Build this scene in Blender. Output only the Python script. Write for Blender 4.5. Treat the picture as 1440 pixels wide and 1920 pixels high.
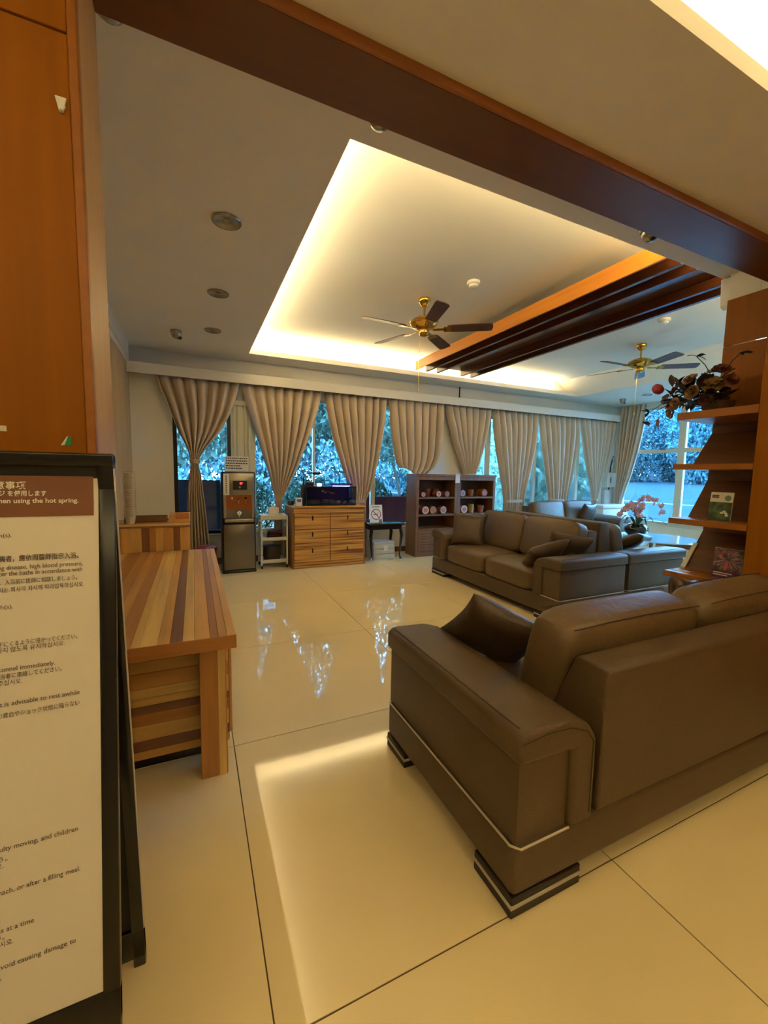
import bpy, bmesh, math, random
from mathutils import Vector, Matrix, Euler
random.seed(7)
PI = math.pi
SC = bpy.context.scene
COL = SC.collection
for _o in list(bpy.data.objects):
    bpy.data.objects.remove(_o)

# ------------------------------------------------------------------ camera
cam_d = bpy.data.cameras.new('camera')
cam_d.sensor_fit = 'VERTICAL'; cam_d.sensor_height = 36.0; cam_d.lens = 773.5 / 1920 * 36.0
cam_d.clip_start = 0.02; cam_d.clip_end = 400
cam = bpy.data.objects.new('camera', cam_d); COL.objects.link(cam)
vx = Vector((1690, 42, -773.5)).normalized()
vy = Vector((-356, 80, -773.5)).normalized()
vy = (vy - vx * vx.dot(vy)).normalized()
vz = vx.cross(vy)
cam.matrix_world = Matrix(((vx[0], vx[1], vx[2], 0), (vy[0], vy[1], vy[2], 0), (vz[0], vz[1], vz[2], 1.39), (0, 0, 0, 1)))
SC.camera = cam

# ------------------------------------------------------------------ world: cool overcast dusk sky
w = bpy.data.worlds.new('sky'); SC.world = w; w.use_nodes = True
bg = w.node_tree.nodes['Background']
bg.inputs[0].default_value = (0.22, 0.56, 1.0, 1); bg.inputs[1].default_value = 17.0

# ------------------------------------------------------------------ cove lighting
WARM = (1.0, 0.82, 0.46)
D45 = math.radians(40)
def area(name, loc, sx, sy, power, rot=(PI, 0, 0), col=WARM):
    l = bpy.data.lights.new(name, 'AREA'); l.shape = 'RECTANGLE'; l.size = sx; l.size_y = sy
    l.energy = power; l.color = col
    o = bpy.data.objects.new(name, l); COL.objects.link(o); o.location = loc; o.rotation_euler = rot
    return o
area('cove_light_far', (3.6, 6.13, 3.05), 5.7, 0.05, 26)
area('cove_light_side', (0.60, 4.03, 3.08), 0.05, 3.9, 18, (PI, D45, 0))
area('cove_light_near', (3.6, 1.90, 3.08), 5.7, 0.05, 37, (PI + D45, 0, 0))
FWARM = (1.0, 0.82, 0.44)
area('front_cove_light_far', (0.8, 1.03, 2.92), 4.6, 0.05, 24, col=FWARM)
area('front_cove_light_near', (0.8, -2.33, 2.92), 4.6, 0.05, 24, col=FWARM)
area('front_cove_light_left', (-1.83, -0.65, 2.92), 0.05, 3.0, 13, col=FWARM)
area('front_cove_light_right', (2.93, -0.65, 2.92), 0.05, 3.0, 13, col=FWARM)
SC.view_settings.view_transform = 'Standard'
SC.view_settings.look = 'None'
SC.view_settings.gamma = 1.0
SC.view_settings.use_curve_mapping = False
SC.view_settings.exposure = 0.87

# ------------------------------------------------------------------ helpers
def lin(c):
    c /= 255.0
    return c / 12.92 if c <= 0.04045 else ((c + 0.055) / 1.055) ** 2.4
def S(r, g, b): return (lin(r), lin(g), lin(b), 1.0)

MATS = {}
def mat(name, col, rough=0.5, metal=0.0, var=0.0, vscale=(8, 8, 8), bump=0.0, bscale=60.0, emit=0.0, ecol=None,
        spec=0.5, alpha=1.0, coat=0.0, col2=None, detail=4.0, coord='Object'):
    m = bpy.data.materials.new(name); m.use_nodes = True
    nt = m.node_tree; b = nt.nodes['Principled BSDF']
    b.inputs['Base Color'].default_value = col
    b.inputs['Roughness'].default_value = rough
    b.inputs['Metallic'].default_value = metal
    b.inputs['Specular IOR Level'].default_value = spec
    b.inputs['Coat Weight'].default_value = coat
    if emit:
        b.inputs['Emission Color'].default_value = ecol or col
        b.inputs['Emission Strength'].default_value = emit
    tc = nt.nodes.new('ShaderNodeTexCoord')
    if var or col2:
        mp = nt.nodes.new('ShaderNodeMapping'); mp.inputs['Scale'].default_value = vscale
        nz = nt.nodes.new('ShaderNodeTexNoise'); nz.inputs['Scale'].default_value = 1.0; nz.inputs['Detail'].default_value = detail
        nt.links.new(tc.outputs[coord], mp.inputs[0]); nt.links.new(mp.outputs[0], nz.inputs['Vector'])
        rp = nt.nodes.new('ShaderNodeValToRGB')
        rp.color_ramp.elements[0].position = 0.32; rp.color_ramp.elements[1].position = 0.68
        if col2 is None:
            rp.color_ramp.elements[0].color = tuple(c * (1 - var) for c in col[:3]) + (1,)
            rp.color_ramp.elements[1].color = tuple(min(1, c * (1 + var)) for c in col[:3]) + (1,)
        else:
            rp.color_ramp.elements[0].color = col2; rp.color_ramp.elements[1].color = col
        nt.links.new(nz.outputs['Fac'], rp.inputs[0]); nt.links.new(rp.outputs[0], b.inputs['Base Color'])
    if bump:
        n2 = nt.nodes.new('ShaderNodeTexNoise'); n2.inputs['Scale'].default_value = bscale; n2.inputs['Detail'].default_value = 3
        nt.links.new(tc.outputs[coord], n2.inputs['Vector'])
        bp = nt.nodes.new('ShaderNodeBump'); bp.inputs['Strength'].default_value = bump; bp.inputs['Distance'].default_value = 0.01
        nt.links.new(n2.outputs['Fac'], bp.inputs['Height']); nt.links.new(bp.outputs[0], b.inputs['Normal'])
    MATS[name] = m
    return m

def glass_mat(name, tint, refl=1.0):
    m = bpy.data.materials.new(name); m.use_nodes = True; nt = m.node_tree
    nt.nodes.clear()
    out = nt.nodes.new('ShaderNodeOutputMaterial'); mx = nt.nodes.new('ShaderNodeMixShader')
    tr = nt.nodes.new('ShaderNodeBsdfTransparent'); tr.inputs[0].default_value = tint
    gl = nt.nodes.new('ShaderNodeBsdfGlossy'); gl.inputs['Roughness'].default_value = 0.02
    fr = nt.nodes.new('ShaderNodeFresnel'); fr.inputs[0].default_value = 1.45
    mu = nt.nodes.new('ShaderNodeMath'); mu.operation = 'MULTIPLY'; mu.inputs[1].default_value = refl
    nt.links.new(fr.outputs[0], mu.inputs[0]); nt.links.new(mu.outputs[0], mx.inputs[0])
    nt.links.new(tr.outputs[0], mx.inputs[1]); nt.links.new(gl.outputs[0], mx.inputs[2]); nt.links.new(mx.outputs[0], out.inputs[0])
    MATS[name] = m
    return m

# paints / shell
P_CEIL = mat('ceiling_paint', S(238, 233, 222), 0.85, var=0.02, vscale=(1.5, 1.5, 1.5))
P_WALL = mat('wall_paint', S(234, 227, 212), 0.8, var=0.02, vscale=(2, 2, 2))
P_BASE = mat('baseboard_brown', S(120, 74, 44), 0.4, var=0.1)
P_TRIM = mat('valance_paint', S(226, 220, 206), 0.6)
M_TILE = mat('polished_tile', S(240, 218, 168), 0.035, var=0.03, vscale=(1.2, 1.2, 1.2), spec=0.62)
M_GROUT = mat('grout', S(92, 70, 44), 0.9)
W_PIL = mat('pillar_veneer', S(148, 86, 2), 0.5, spec=0.2, var=0.09, vscale=(26, 26, 1.1), detail=5)
W_PILH = mat('rack_veneer', S(110, 70, 40), 0.42, var=0.2, vscale=(18, 1.4, 18), detail=5)
W_SHELF = mat('shelf_edge_veneer', S(152, 90, 22), 0.42, var=0.1, vscale=(20, 1.5, 20))
W_BEAM = mat('beam_veneer', S(104, 58, 22), 0.38, var=0.1, vscale=(1.0, 22, 22), detail=5)
W_BEAMLIT = mat('beam_lit_face_veneer', S(158, 96, 44), 0.4, var=0.1, vscale=(1.0, 22, 22))  # beam veneer painted lighter, for the light on the near face
W_RIB = mat('ceiling_rib_wood', S(96, 54, 32), 0.16, var=0.16, vscale=(24, 0.9, 24))
W_RIBO = mat('ceiling_fascia_wood', S(206, 128, 34), 0.4, var=0.08, vscale=(24, 0.9, 24))
W_LWALL = mat('side_wall_wood', S(196, 164, 118), 0.5, var=0.13, vscale=(22, 22, 0.8), detail=5)
TONES = [S(220, 168, 92), S(190, 130, 68), S(234, 192, 116), S(136, 92, 66), S(206, 150, 80), S(172, 114, 60), S(226, 180, 102)]
W_PLY = [mat('plank_wood_y', c, 0.34, var=0.16, vscale=(26, 1.6, 26), detail=6) for c in TONES]
W_PLZ = [mat('plank_wood_z', c, 0.36, var=0.16, vscale=(26, 26, 2.0), detail=6) for c in TONES]
W_PLX = [mat('plank_wood_x', c, 0.36, var=0.16, vscale=(2.0, 26, 26), detail=6) for c in TONES]
def banded(name, a, b_, axis=2, scale=9.0):
    m = mat(name, a, 0.38); nt = m.node_tree; b = nt.nodes['Principled BSDF']
    tc = nt.nodes.new('ShaderNodeTexCoord'); mp = nt.nodes.new('ShaderNodeMapping')
    sc = [0.7, 0.7, 0.7]; sc[axis] = scale * 3.0; mp.inputs['Scale'].default_value = sc
    nz = nt.nodes.new('ShaderNodeTexNoise'); nz.inputs['Scale'].default_value = 1.0; nz.inputs['Detail'].default_value = 3.5
    rp = nt.nodes.new('ShaderNodeValToRGB'); e = rp.color_ramp.elements
    e[0].position = 0.40; e[0].color = b_; e[1].position = 0.58; e[1].color = a
    k = rp.color_ramp.elements.new(0.47); k.color = tuple((x * 0.6 + y * 0.4) for x, y in zip(a, b_))
    nt.links.new(tc.outputs['Object'], mp.inputs[0]); nt.links.new(mp.outputs[0], nz.inputs['Vector'])
    nt.links.new(nz.outputs['Fac'], rp.inputs[0]); nt.links.new(rp.outputs[0], b.inputs['Base Color'])
    return m
W_DRAW = banded('drawer_wood_banded', S(214, 156, 76), S(122, 72, 32), 2, 11)
W_DSIDE = mat('dresser_side_wood', S(150, 104, 58), 0.4, var=0.14, vscale=(20, 20, 2))
W_CASE = mat('bookcase_wood', S(124, 84, 50), 0.42, var=0.14, vscale=(16, 16, 1.6))
W_CASEI = mat('bookcase_inner_wood', S(92, 62, 40), 0.5, var=0.12, vscale=(1.6, 16, 16))
LEATHER = mat('brown_leather', S(90, 71, 48), 0.42, var=0.06, vscale=(5, 5, 5), bump=0.25, bscale=220, spec=0.45)
LEATHER2 = mat('brown_leather_cushion', S(104, 83, 56), 0.42, var=0.07, vscale=(5, 5, 5), bump=0.3, bscale=26, spec=0.45)
PILLOW = mat('pillow_leather', S(80, 62, 46), 0.38, var=0.08, vscale=(7, 7, 7), bump=0.4, bscale=18, spec=0.5)
PIPING = mat('pale_piping', S(206, 196, 176), 0.35, 0.3)
CHROME = mat('chrome', S(220, 220, 220), 0.12, 1.0)
BLACK = mat('black_plastic', S(20, 19, 20), 0.3)
BLACKM = mat('black_matte', S(14, 13, 14), 0.7)
DARKW = mat('black_stained_wood', S(30, 22, 20), 0.22, spec=0.6)
STEEL = mat('brushed_steel', S(150, 144, 132), 0.3, 0.85, var=0.05, vscale=(60, 2, 2))
DSTEEL = mat('grey_door_panel', S(120, 112, 96), 0.3, 0.55)
COPPER = mat('copper_recess', S(150, 84, 40), 0.35, 0.5)
BRASS = mat('polished_brass', S(214, 172, 84), 0.2, 1.0)
BLADE = mat('fan_blade_wood', S(84, 46, 28), 0.35, var=0.15, vscale=(2, 20, 20))
WHITE = mat('white_plastic', S(226, 224, 216), 0.4)
WHITEM = mat('white_metal', S(222, 220, 208), 0.35)
PAPER = mat('white_paper', S(228, 222, 210), 0.7)
GLASSY = mat('dome_smoke', S(26, 24, 22), 0.08, spec=0.8)
SILVER = mat('dome_silver', S(170, 164, 150), 0.25, 0.8)
IVORY = mat('ivory_aluminium', S(214, 208, 186), 0.4)
DFRAME = mat('dark_aluminium', S(34, 34, 38), 0.35, 0.4)
PANE = glass_mat('window_glass', (0.93, 0.97, 1, 1), 0.9)
CLEAR = glass_mat('clear_acrylic', (0.97, 0.98, 0.98, 1), 0.4)
CURT = mat('curtain_satin', S(204, 184, 160), 0.42, var=0.05, vscale=(2, 2, 2), bump=0.12, bscale=240, spec=0.4)
TIE = mat('curtain_tie', S(186, 160, 130), 0.4)
RED = mat('red_plastic', S(150, 22, 30), 0.4)
GREENP = mat('green_paper', S(30, 140, 80), 0.6)

class B:
    """collects shapes, becomes ONE mesh object"""
    def __init__(s): s.bm = bmesh.new(); s.slots = []
    def _new(s, verts, faces):
        vs = [s.bm.verts.new(v) for v in verts]
        fs = []
        for f in faces:
            try: fs.append(s.bm.faces.new([vs[i] for i in f]))
            except ValueError: pass
        return vs, fs
    def box(s, x0, x1, y0, y1, z0, z1, bev=0.0, seg=2):
        v = [(x0, y0, z0), (x1, y0, z0), (x1, y1, z0), (x0, y1, z0), (x0, y0, z1), (x1, y0, z1), (x1, y1, z1), (x0, y1, z1)]
        f = [(0, 3, 2, 1), (4, 5, 6, 7), (0, 1, 5, 4), (1, 2, 6, 5), (2, 3, 7, 6), (3, 0, 4, 7)]
        vs, fs = s._new(v, f)
        if bev > 0:
            es = list({e for q in fs for e in q.edges})
            bmesh.ops.bevel(s.bm, geom=es, offset=bev, segments=seg, affect='EDGES', profile=0.5)
        return s
    def prism(s, pts, axis, a, b, bev=0.0, seg=2):
        """polygon pts (2D) extruded along axis from a to b"""
        def mk(p, t):
            return (t, p[0], p[1]) if axis == 'x' else ((p[0], t, p[1]) if axis == 'y' else (p[0], p[1], t))
        n = len(pts)
        v = [mk(p, a) for p in pts] + [mk(p, b) for p in pts]
        f = [tuple(range(n)), tuple(range(2 * n - 1, n - 1, -1))] + [(i, n + i, n + (i + 1) % n, (i + 1) % n) for i in range(n)]
        vs, fs = s._new(v, f)
        bmesh.ops.recalc_face_normals(s.bm, faces=fs)
        if bev > 0:
            es = list({e for q in fs for e in q.edges})
            bmesh.ops.bevel(s.bm, geom=es, offset=bev, segments=seg, affect='EDGES', profile=0.5)
        return s
    def tube(s, pts, r, n=10, cap=True):
        pts = [Vector(p) for p in pts]
        rs = r if isinstance(r, (list, tuple)) else [r] * len(pts)
        rings = []
        up = Vector((0, 0, 1))
        for i, p in enumerate(pts):
            d = (pts[min(i + 1, len(pts) - 1)] - pts[max(i - 1, 0)]).normalized()
            a = up if abs(d.dot(up)) < 0.95 else Vector((1, 0, 0))
            u = d.cross(a).normalized(); v = d.cross(u).normalized()
            rings.append([s.bm.verts.new(p + (u * math.cos(2 * PI * k / n) + v * math.sin(2 * PI * k / n)) * rs[i]) for k in range(n)])
        for i in range(len(rings) - 1):
            for k in range(n):
                s.bm.faces.new((rings[i][k], rings[i][(k + 1) % n], rings[i + 1][(k + 1) % n], rings[i + 1][k]))
        if cap:
            s.bm.faces.new(rings[0]); s.bm.faces.new(list(reversed(rings[-1])))
        return s
    def lathe(s, prof, c=(0, 0, 0), n=24, axis='z'):
        rings = []
        for r, z in prof:
            ring = []
            for k in range(n):
                a = 2 * PI * k / n; p = (r * math.cos(a), r * math.sin(a), z)
                if axis == 'y': p = (p[0], p[2], p[1])
                if axis == 'x': p = (p[2], p[0], p[1])
                ring.append(s.bm.verts.new((c[0] + p[0], c[1] + p[1], c[2] + p[2])))
            rings.append(ring)
        for i in range(len(rings) - 1):
            for k in range(n):
                s.bm.faces.new((rings[i][k], rings[i][(k + 1) % n], rings[i + 1][(k + 1) % n], rings[i + 1][k]))
        if prof[0][0] > 1e-6: s.bm.faces.new(list(reversed(rings[0])))
        if prof[-1][0] > 1e-6: s.bm.faces.new(rings[-1])
        return s
    def poly(s, verts, faces):
        s._new(verts, faces); return s
    def puff(s, c, sx, sy, sz, n=6.0, bulge=(0, 0, 0), cuts=9):
        b2 = bmesh.new(); bmesh.ops.create_cube(b2, size=2)
        bmesh.ops.subdivide_edges(b2, edges=b2.edges, cuts=cuts, use_grid_fill=True)
        vm = {}
        for v in b2.verts:
            u, q, t = v.co
            r = (abs(u) ** n + abs(q) ** n + abs(t) ** n) ** (1 / n)
            u, q, t = u / r, q / r, t / r
            x = u * sx * (1 + bulge[0] * (1 - q * q) * (1 - t * t))
            y = q * sy * (1 + bulge[1] * (1 - u * u) * (1 - t * t))
            z = t * sz * (1 + bulge[2] * (1 - u * u) * (1 - q * q))
            vm[v.index] = s.bm.verts.new((c[0] + x, c[1] + y, c[2] + z))
        for f in b2.faces: s.bm.faces.new([vm[v.index] for v in f.verts])
        b2.free(); return s
    def xf(s, M_):
        bmesh.ops.transform(s.bm, matrix=M_, verts=s.bm.verts); return s
    def mesh(s, name, m, smooth=True, ang=38):
        me = bpy.data.meshes.new(name)
        bmesh.ops.recalc_face_normals(s.bm, faces=s.bm.faces)
        s.bm.to_mesh(me); s.bm.free()
        if smooth:
            for p in me.polygons: p.use_smooth = True
            me.set_sharp_from_angle(angle=math.radians(ang))
        if m: me.materials.append(m)
        return me
    def obj(s, name, m, parent=None, loc=(0, 0, 0), rot=(0, 0, 0), smooth=True, ang=38, label=None):
        return link(name, s.mesh(name, m, smooth, ang), parent, loc, rot, label)

def link(name, me, parent=None, loc=(0, 0, 0), rot=(0, 0, 0), label=None):
    o = bpy.data.objects.new(name, me); COL.objects.link(o)
    o.location = loc; o.rotation_euler = rot
    if parent: o.parent = parent
    if label: o['label'] = label
    return o
def tag(o, label, cat, group=None):
    o['label'] = label; o['category'] = cat
    if group: o['group'] = group
    return o
def thing(name, label, cat, loc=(0, 0, 0), rz=0.0, group=None):
    o = bpy.data.objects.new(name, None); COL.objects.link(o)
    o.empty_display_size = 0.1
    o.location = loc; o.rotation_euler = (0, 0, rz)
    return tag(o, label, cat, group)
def struct(o, label=None):
    o['kind'] = 'structure'
    if label: o['label'] = label
    return o
def copy_tree(o, parent=None):
    c = o.copy(); COL.objects.link(c); c.parent = parent
    for ch in list(o.children): copy_tree(ch, c)
    return c
def text(s, size, m, parent, loc, rot=(PI / 2, 0, 0), align='RIGHT', name='lettering', bold=0.0, width=None):
    cu = bpy.data.curves.new('t', 'FONT'); cu.body = s; cu.size = size; cu.align_x = align; cu.offset = bold
    cu.resolution_u = 3; cu.extrude = 0.0002
    t = bpy.data.objects.new('t', cu); COL.objects.link(t)
    bpy.context.view_layer.update()
    me = bpy.data.meshes.new_from_object(t.evaluated_get(bpy.context.evaluated_depsgraph_get()))
    bpy.data.objects.remove(t); bpy.data.curves.remove(cu)
    if width:
        xs = [v.co.x for v in me.vertices]
        if xs:
            k = width / max(1e-6, max(xs) - min(xs))
            for v in me.vertices: v.co.x *= k
    me.materials.clear(); me.materials.append(m)
    me.name = name
    return link(name, me, parent, loc, rot)

# ================================================================== SETTING
H = 2.978            # lounge ceiling
XL, XR, YF = -0.75, 8.8, 6.5
# ---- floor: grout bed with polished tiles
floor = struct(B().box(-2.6, XR + 0.1, -3.3, YF + 0.1, -0.06, -0.003).obj('floor', M_GROUT))
tile_cache = {}
gx, gy, ts = 0.152, 0.898, 1.2015
xs = [gx + ts * k for k in range(-3, 9)]; ys = [gy + 1.195 * k for k in range(-4, 6)]
for i in range(len(xs) - 1):
    for j in range(len(ys) - 1):
        x0, x1 = max(xs[i], -2.6), min(xs[i + 1], XR + 0.1); y0, y1 = max(ys[j], -3.3), min(ys[j + 1], YF + 0.1)
        if x1 - x0 < 0.03 or y1 - y0 < 0.03: continue
        k = (round(x1 - x0, 3), round(y1 - y0, 3))
        if k not in tile_cache:
            g = 0.0022
            tile_cache[k] = B().box(g, k[0] - g, g, k[1] - g, -0.02, 0, 0.0008, 1).mesh('tile', M_TILE)
        link('tile', tile_cache[k], floor, (x0, y0, 0))
# ---- lounge ceiling with a raised tray
TX0, TX1, TY0, TY1, TZ = 0.715, 7.0, 2.02, 6.06, 3.25
b = B()
b.box(XL - 0.2, TX0, 1.675, YF + 0.2, H, H + 0.065)
b.box(TX0, XR + 0.2, 1.675, TY0, H, H + 0.065)
b.box(TX0, XR + 0.2, TY1, YF + 0.2, H, H + 0.065)
b.box(TX1, XR + 0.2, TY0, TY1, H, H + 0.065)
ceil = struct(b.obj('ceiling', P_CEIL))
b = B()
b.box(0.52, 6.62, 1.83, 6.22, TZ, TZ + 0.05)
b.box(0.47, 0.52, 1.83, 6.22, H + 0.03, TZ + 0.05)
b.box(0.47, 7.1, 1.78, 1.83, H + 0.03, TZ + 0.05)
b.box(0.47, 7.1, 6.22, 6.27, H + 0.03, TZ + 0.05)
b.prism([(6.62, TZ), (6.999, H + 0.001), (7.05, H + 0.03), (6.62, TZ + 0.05)], 'y', 1.83, 6.22)
b.obj('tray', P_CEIL, ceil, smooth=False)
# ---- front ceiling (over the camera) with its own lit tray
FH = 2.83
b = B()
b.box(-2.6, 3.9, 0.94, 1.41, FH, FH + 0.065)
b.box(-2.6, 3.9, -3.3, -2.24, FH, FH + 0.065)
b.box(-2.6, -1.74, -2.24, 0.94, FH, FH + 0.065)
b.box(2.84, 3.9, -2.24, 0.94, FH, FH + 0.065)
cf = struct(b.obj('ceiling_front', P_CEIL))
b = B()
b.box(-1.95, 3.05, -2.45, 1.15, 3.12, 3.17)
b.box(-2.0, -1.95, -2.45, 1.15, FH + 0.03, 3.17); b.box(3.05, 3.1, -2.45, 1.15, FH + 0.03, 3.17)
b.box(-2.0, 3.1, 1.15, 1.2, FH + 0.03, 3.17); b.box(-2.0, 3.1, -2.5, -2.45, FH + 0.03, 3.17)
b.obj('tray', P_CEIL, cf, smooth=False)
# ---- wooden lintel beam between the pillars
beam = struct(B().box(-2.6, 3.83, 1.425, 1.675, 2.795, H + 0.06).obj('trim_1', W_BEAM))
B().box(-2.6, 3.83, 1.41, 1.4249, 2.797, 2.835).obj('edge_band', W_BEAMLIT, beam)  # near face of the beam; its lit tone is in the colour
# ---- walls
def wall(name, m, *bx):
    b = B()
    for q in bx: b.box(*q)
    return struct(b.obj(name, m, smooth=False))
wl = wall('wall_left', P_WALL, (XL - 0.1, XL, 1.68, YF + 0.1, 2.74, H))
nb = 8
for k in range(nb):
    y0 = 1.68 + (YF - 1.68) * k / nb; y1 = 1.68 + (YF - 1.68) * (k + 1) / nb
    B().box(XL - 0.1, XL - 0.004, y0 + 0.0015, y1 - 0.0015, 0, 2.739, 0.002, 1).obj('panel', W_LWALL, wl)
B().box(XL, XL + 0.03, 1.68, 6.245, 2.80, H - 0.001).obj('cornice', P_TRIM, wl)
# far window wall: openings
SILL, TOP = 0.45, 2.52
OPEN = [(-0.26, 3.75), (4.85, 8.25)]
wf = wall('wall_back', P_WALL, (XL - 0.1, XR + 0.1, YF, YF + 0.12, 0, SILL), (XL - 0.1, XR + 0.1, YF, YF + 0.12, TOP, H),
          (XL - 0.1, OPEN[0][0], YF, YF + 0.12, SILL, TOP), (OPEN[0][1], OPEN[1][0], YF, YF + 0.12, SILL, TOP), (OPEN[1][1], XR + 0.1, YF, YF + 0.12, SILL, TOP))
# right window wall
RY0, RY1, RS, RT = 2.3, 6.3, 0.43, 2.86
wr = wall('wall_right', P_WALL, (XR, XR + 0.12, 1.9, YF, 0, RS), (XR, XR + 0.12, 1.9, YF, RT, H), (XR, XR + 0.12, 1.9, RY0, RS, RT), (XR, XR + 0.12, RY1, YF, RS, RT))
wall('wall_front', P_WALL, (3.83, XR + 0.1, 1.75, 1.9, 0, H))
wall('wall_entrance_left', P_WALL, (-2.7, -2.6, -3.3, 1.68, 0, 2.9))
wall('wall_entrance_back', P_WALL, (-2.6, 3.9, -3.4, -3.3, 0, 2.9))
# baseboards
def bboard(name, *q): return struct(B().box(*q, 0.003, 1).obj(name, P_BASE))
bboard('baseboard_back', XL, XR, YF - 0.015, YF - 0.0005, 0.0005, 0.09)
bboard('baseboard_left', XL, XL + 0.015, 1.7, YF - 0.02, 0.0005, 0.09)
bboard('baseboard_right', XR - 0.015, XR - 0.0005, 1.92, YF - 0.02, 0.0005, 0.09)
# curtain pelmet along the window wall
pel = struct(B().box(XL + 0.001, 8.55, 6.235, 6.255, 2.607, 2.742, 0.002, 1).obj('trim_2', P_TRIM))
B().box(XL + 0.001, 8.55, 6.255, 6.498, 2.722, 2.742).obj('pelmet_board', P_TRIM, pel)
struct(B().tube([(4.45, 6.46, 2.75), (4.45, 6.46, 2.975)], 0.012, 8).obj('trim_3', BLACKM))
# ---- windows
def window(name, axis, a0, a1, z0, z1, pos, bars, transoms=(), fm=IVORY, th=0.05, fw=0.05):
    """axis 'x': runs along X at Y=pos; 'y': runs along Y at X=pos"""
    def bx(bb, a, c, z, zz, d=0.0):
        if axis == 'x': bb.box(a, c, pos + 0.03 - d, pos + 0.03 + th + d, z, zz)
        else: bb.box(pos + 0.03 - d, pos + 0.03 + th + d, a, c, z, zz)
    b = B(); bx(b, a0, a1, z0, z0 + fw); bx(b, a0, a1, z1 - fw, z1); bx(b, a0, a0 + fw, z0 + fw, z1 - fw); bx(b, a1 - fw, a1, z0 + fw, z1 - fw)
    root = struct(b.obj(name, fm, smooth=False))
    for (c, wd) in bars:
        b = B(); bx(b, c - wd / 2, c + wd / 2, z0 + fw, z1 - fw, 0.008); b.obj('mullion', fm, root, smooth=False)
    for z in transoms:
        b = B(); bx(b, a0 + fw, a1 - fw, z - 0.04, z + 0.04, 0.004); b.obj('transom', fm, root, smooth=False)
    cuts = [a0 + fw] + [q for c, wd in sorted(bars) for q in (c - wd / 2, c + wd / 2)] + [a1 - fw]
    zs = [z0 + fw] + [q for z in sorted(transoms) for q in (z - 0.04, z + 0.04)] + [z1 - fw]
    for i in range(0, len(cuts), 2):
        for j in range(0, len(zs), 2):
            b = B()
            if axis == 'x': b.box(cuts[i], cuts[i + 1], pos + 0.05, pos + 0.056, zs[j], zs[j + 1])
            else: b.box(pos + 0.05, pos + 0.056, cuts[i], cuts[i + 1], zs[j], zs[j + 1])
            b.obj('pane', PANE, root, smooth=False)
    if axis == 'x': B().box(a0, a1, YF - 0.02, YF + 0.03, z0 - 0.02, z0, 0.003, 1).obj('window_sill', IVORY, root)
    else: B().box(XR - 0.03, XR + 0.03, a0, a1, z0 - 0.025, z0, 0.003, 1).obj('window_sill', IVORY, root)
    return root
window('window_1', 'x', OPEN[0][0], 0.50, SILL, TOP, YF, [], fm=DFRAME)
window('window_2', 'x', 0.80, OPEN[0][1], SILL, TOP, YF, [(2.785, 0.07), (1.75, 0.03)])
window('window_3', 'x', OPEN[1][0], OPEN[1][1], SILL, TOP, YF, [(5.20, 0.10), (6.42, 0.06), (7.66, 0.07)])
window('window_4', 'y', RY0, RY1, RS, RT, XR, [(5.08, 0.13), (3.7, 0.10)], transoms=(1.95,))
B().box(XR + 0.01, XR + 0.028, 5.38, 5.50, 1.975, 1.995, 0.003, 1).obj('latch', BLACK, bpy.data.objects['window_4'])
# ivory fluted post between the first two windows
b = B(); b.box(0.50, 0.80, YF + 0.0, YF + 0.1, SILL, TOP)
post = struct(b.obj('trim_4', IVORY))
for x in (0.545, 0.60, 0.70, 0.755):
    B().tube([(x, YF - 0.012, SILL), (x, YF - 0.012, TOP)], 0.018, 10).obj('fluting', IVORY, post)
B().box(0.50, 0.80, YF - 0.04, YF - 0.001, 2.33, 2.40, 0.008).obj('post_cap', IVORY, post)
# ---- left pillar (veneer panels with a seam)
pil = struct(B().box(-2.6, -0.262, 1.402, 1.668, 0, 2.794).obj('wall_pillar_left', P_WALL))
PF = 1.39
for (z0, z1) in ((0.0, 2.478), (2.484, 2.795)):
    B().box(-2.6, -0.268, PF, 1.402, z0, z1, 0.0015, 1).obj('panel', W_PIL, pil)
B().box(-0.268, -0.245, PF - 0.004, PF + 0.022, 0, 2.795, 0.003, 1).obj('corner_trim', W_SHELF, pil)
W_SIDE = mat('pillar_side_veneer', S(196, 150, 92), 0.5, var=0.06, vscale=(26, 26, 1.1))
B().box(-0.262, -0.247, PF + 0.022, 1.68, 0, 2.795, 0.002, 1).obj('panel', W_SIDE, pil)
# ---- right pillar
pr = struct(B().box(3.84, 4.62, 1.9, 1.954, 0, H - 0.001).obj('wall_pillar_right', P_WALL))
B().box(3.835, 3.85, 1.40, 1.9535, 2.781, H - 0.001).obj('upper_wall', P_WALL, pr)
for (z0, z1) in ((0.0, 2.425), (2.431, 2.781)):
    B().box(3.825, 3.842, 1.46, 1.956, z0, z1, 0.0015, 1).obj('panel', W_PIL, pr)
for (z0, z1) in ((0.0, 2.425), (2.431, 2.829)):
    B().box(3.305, 3.33, -3.3, 1.4535, z0, z1, 0.0015, 1).obj('panel', W_PIL, pr)
B().box(3.33, 3.842, 1.44, 1.4535, 0, 2.79, 0.0015, 1).obj('panel', W_PIL, pr)

# ---- timber feature on the tray ceiling: fascia, panel and hanging ribs
rib = struct(B().box(3.20, 4.30, 2.06, 5.84, 3.085, 3.12).obj('ceiling_feature', W_RIB))
B().box(3.50, 4.00, 2.3, 5.6, 3.12, TZ).obj('hanger_core', P_CEIL, rib)
B().box(3.185, 3.205, 2.05, 5.85, 3.0, 3.135, 0.002, 1).obj('fascia', W_RIBO, rib)
for x in (3.39, 3.59, 4.05, 4.25):
    B().box(x - 0.022, x + 0.022, 2.06, 5.85, 3.0, 3.0845, 0.003, 1).obj('rib', W_RIB, rib)
B().box(4.30, 4.31, 2.06, 5.84, 3.03, 3.12, 0.002, 1).obj('fascia', W_RIB, rib)

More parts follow.
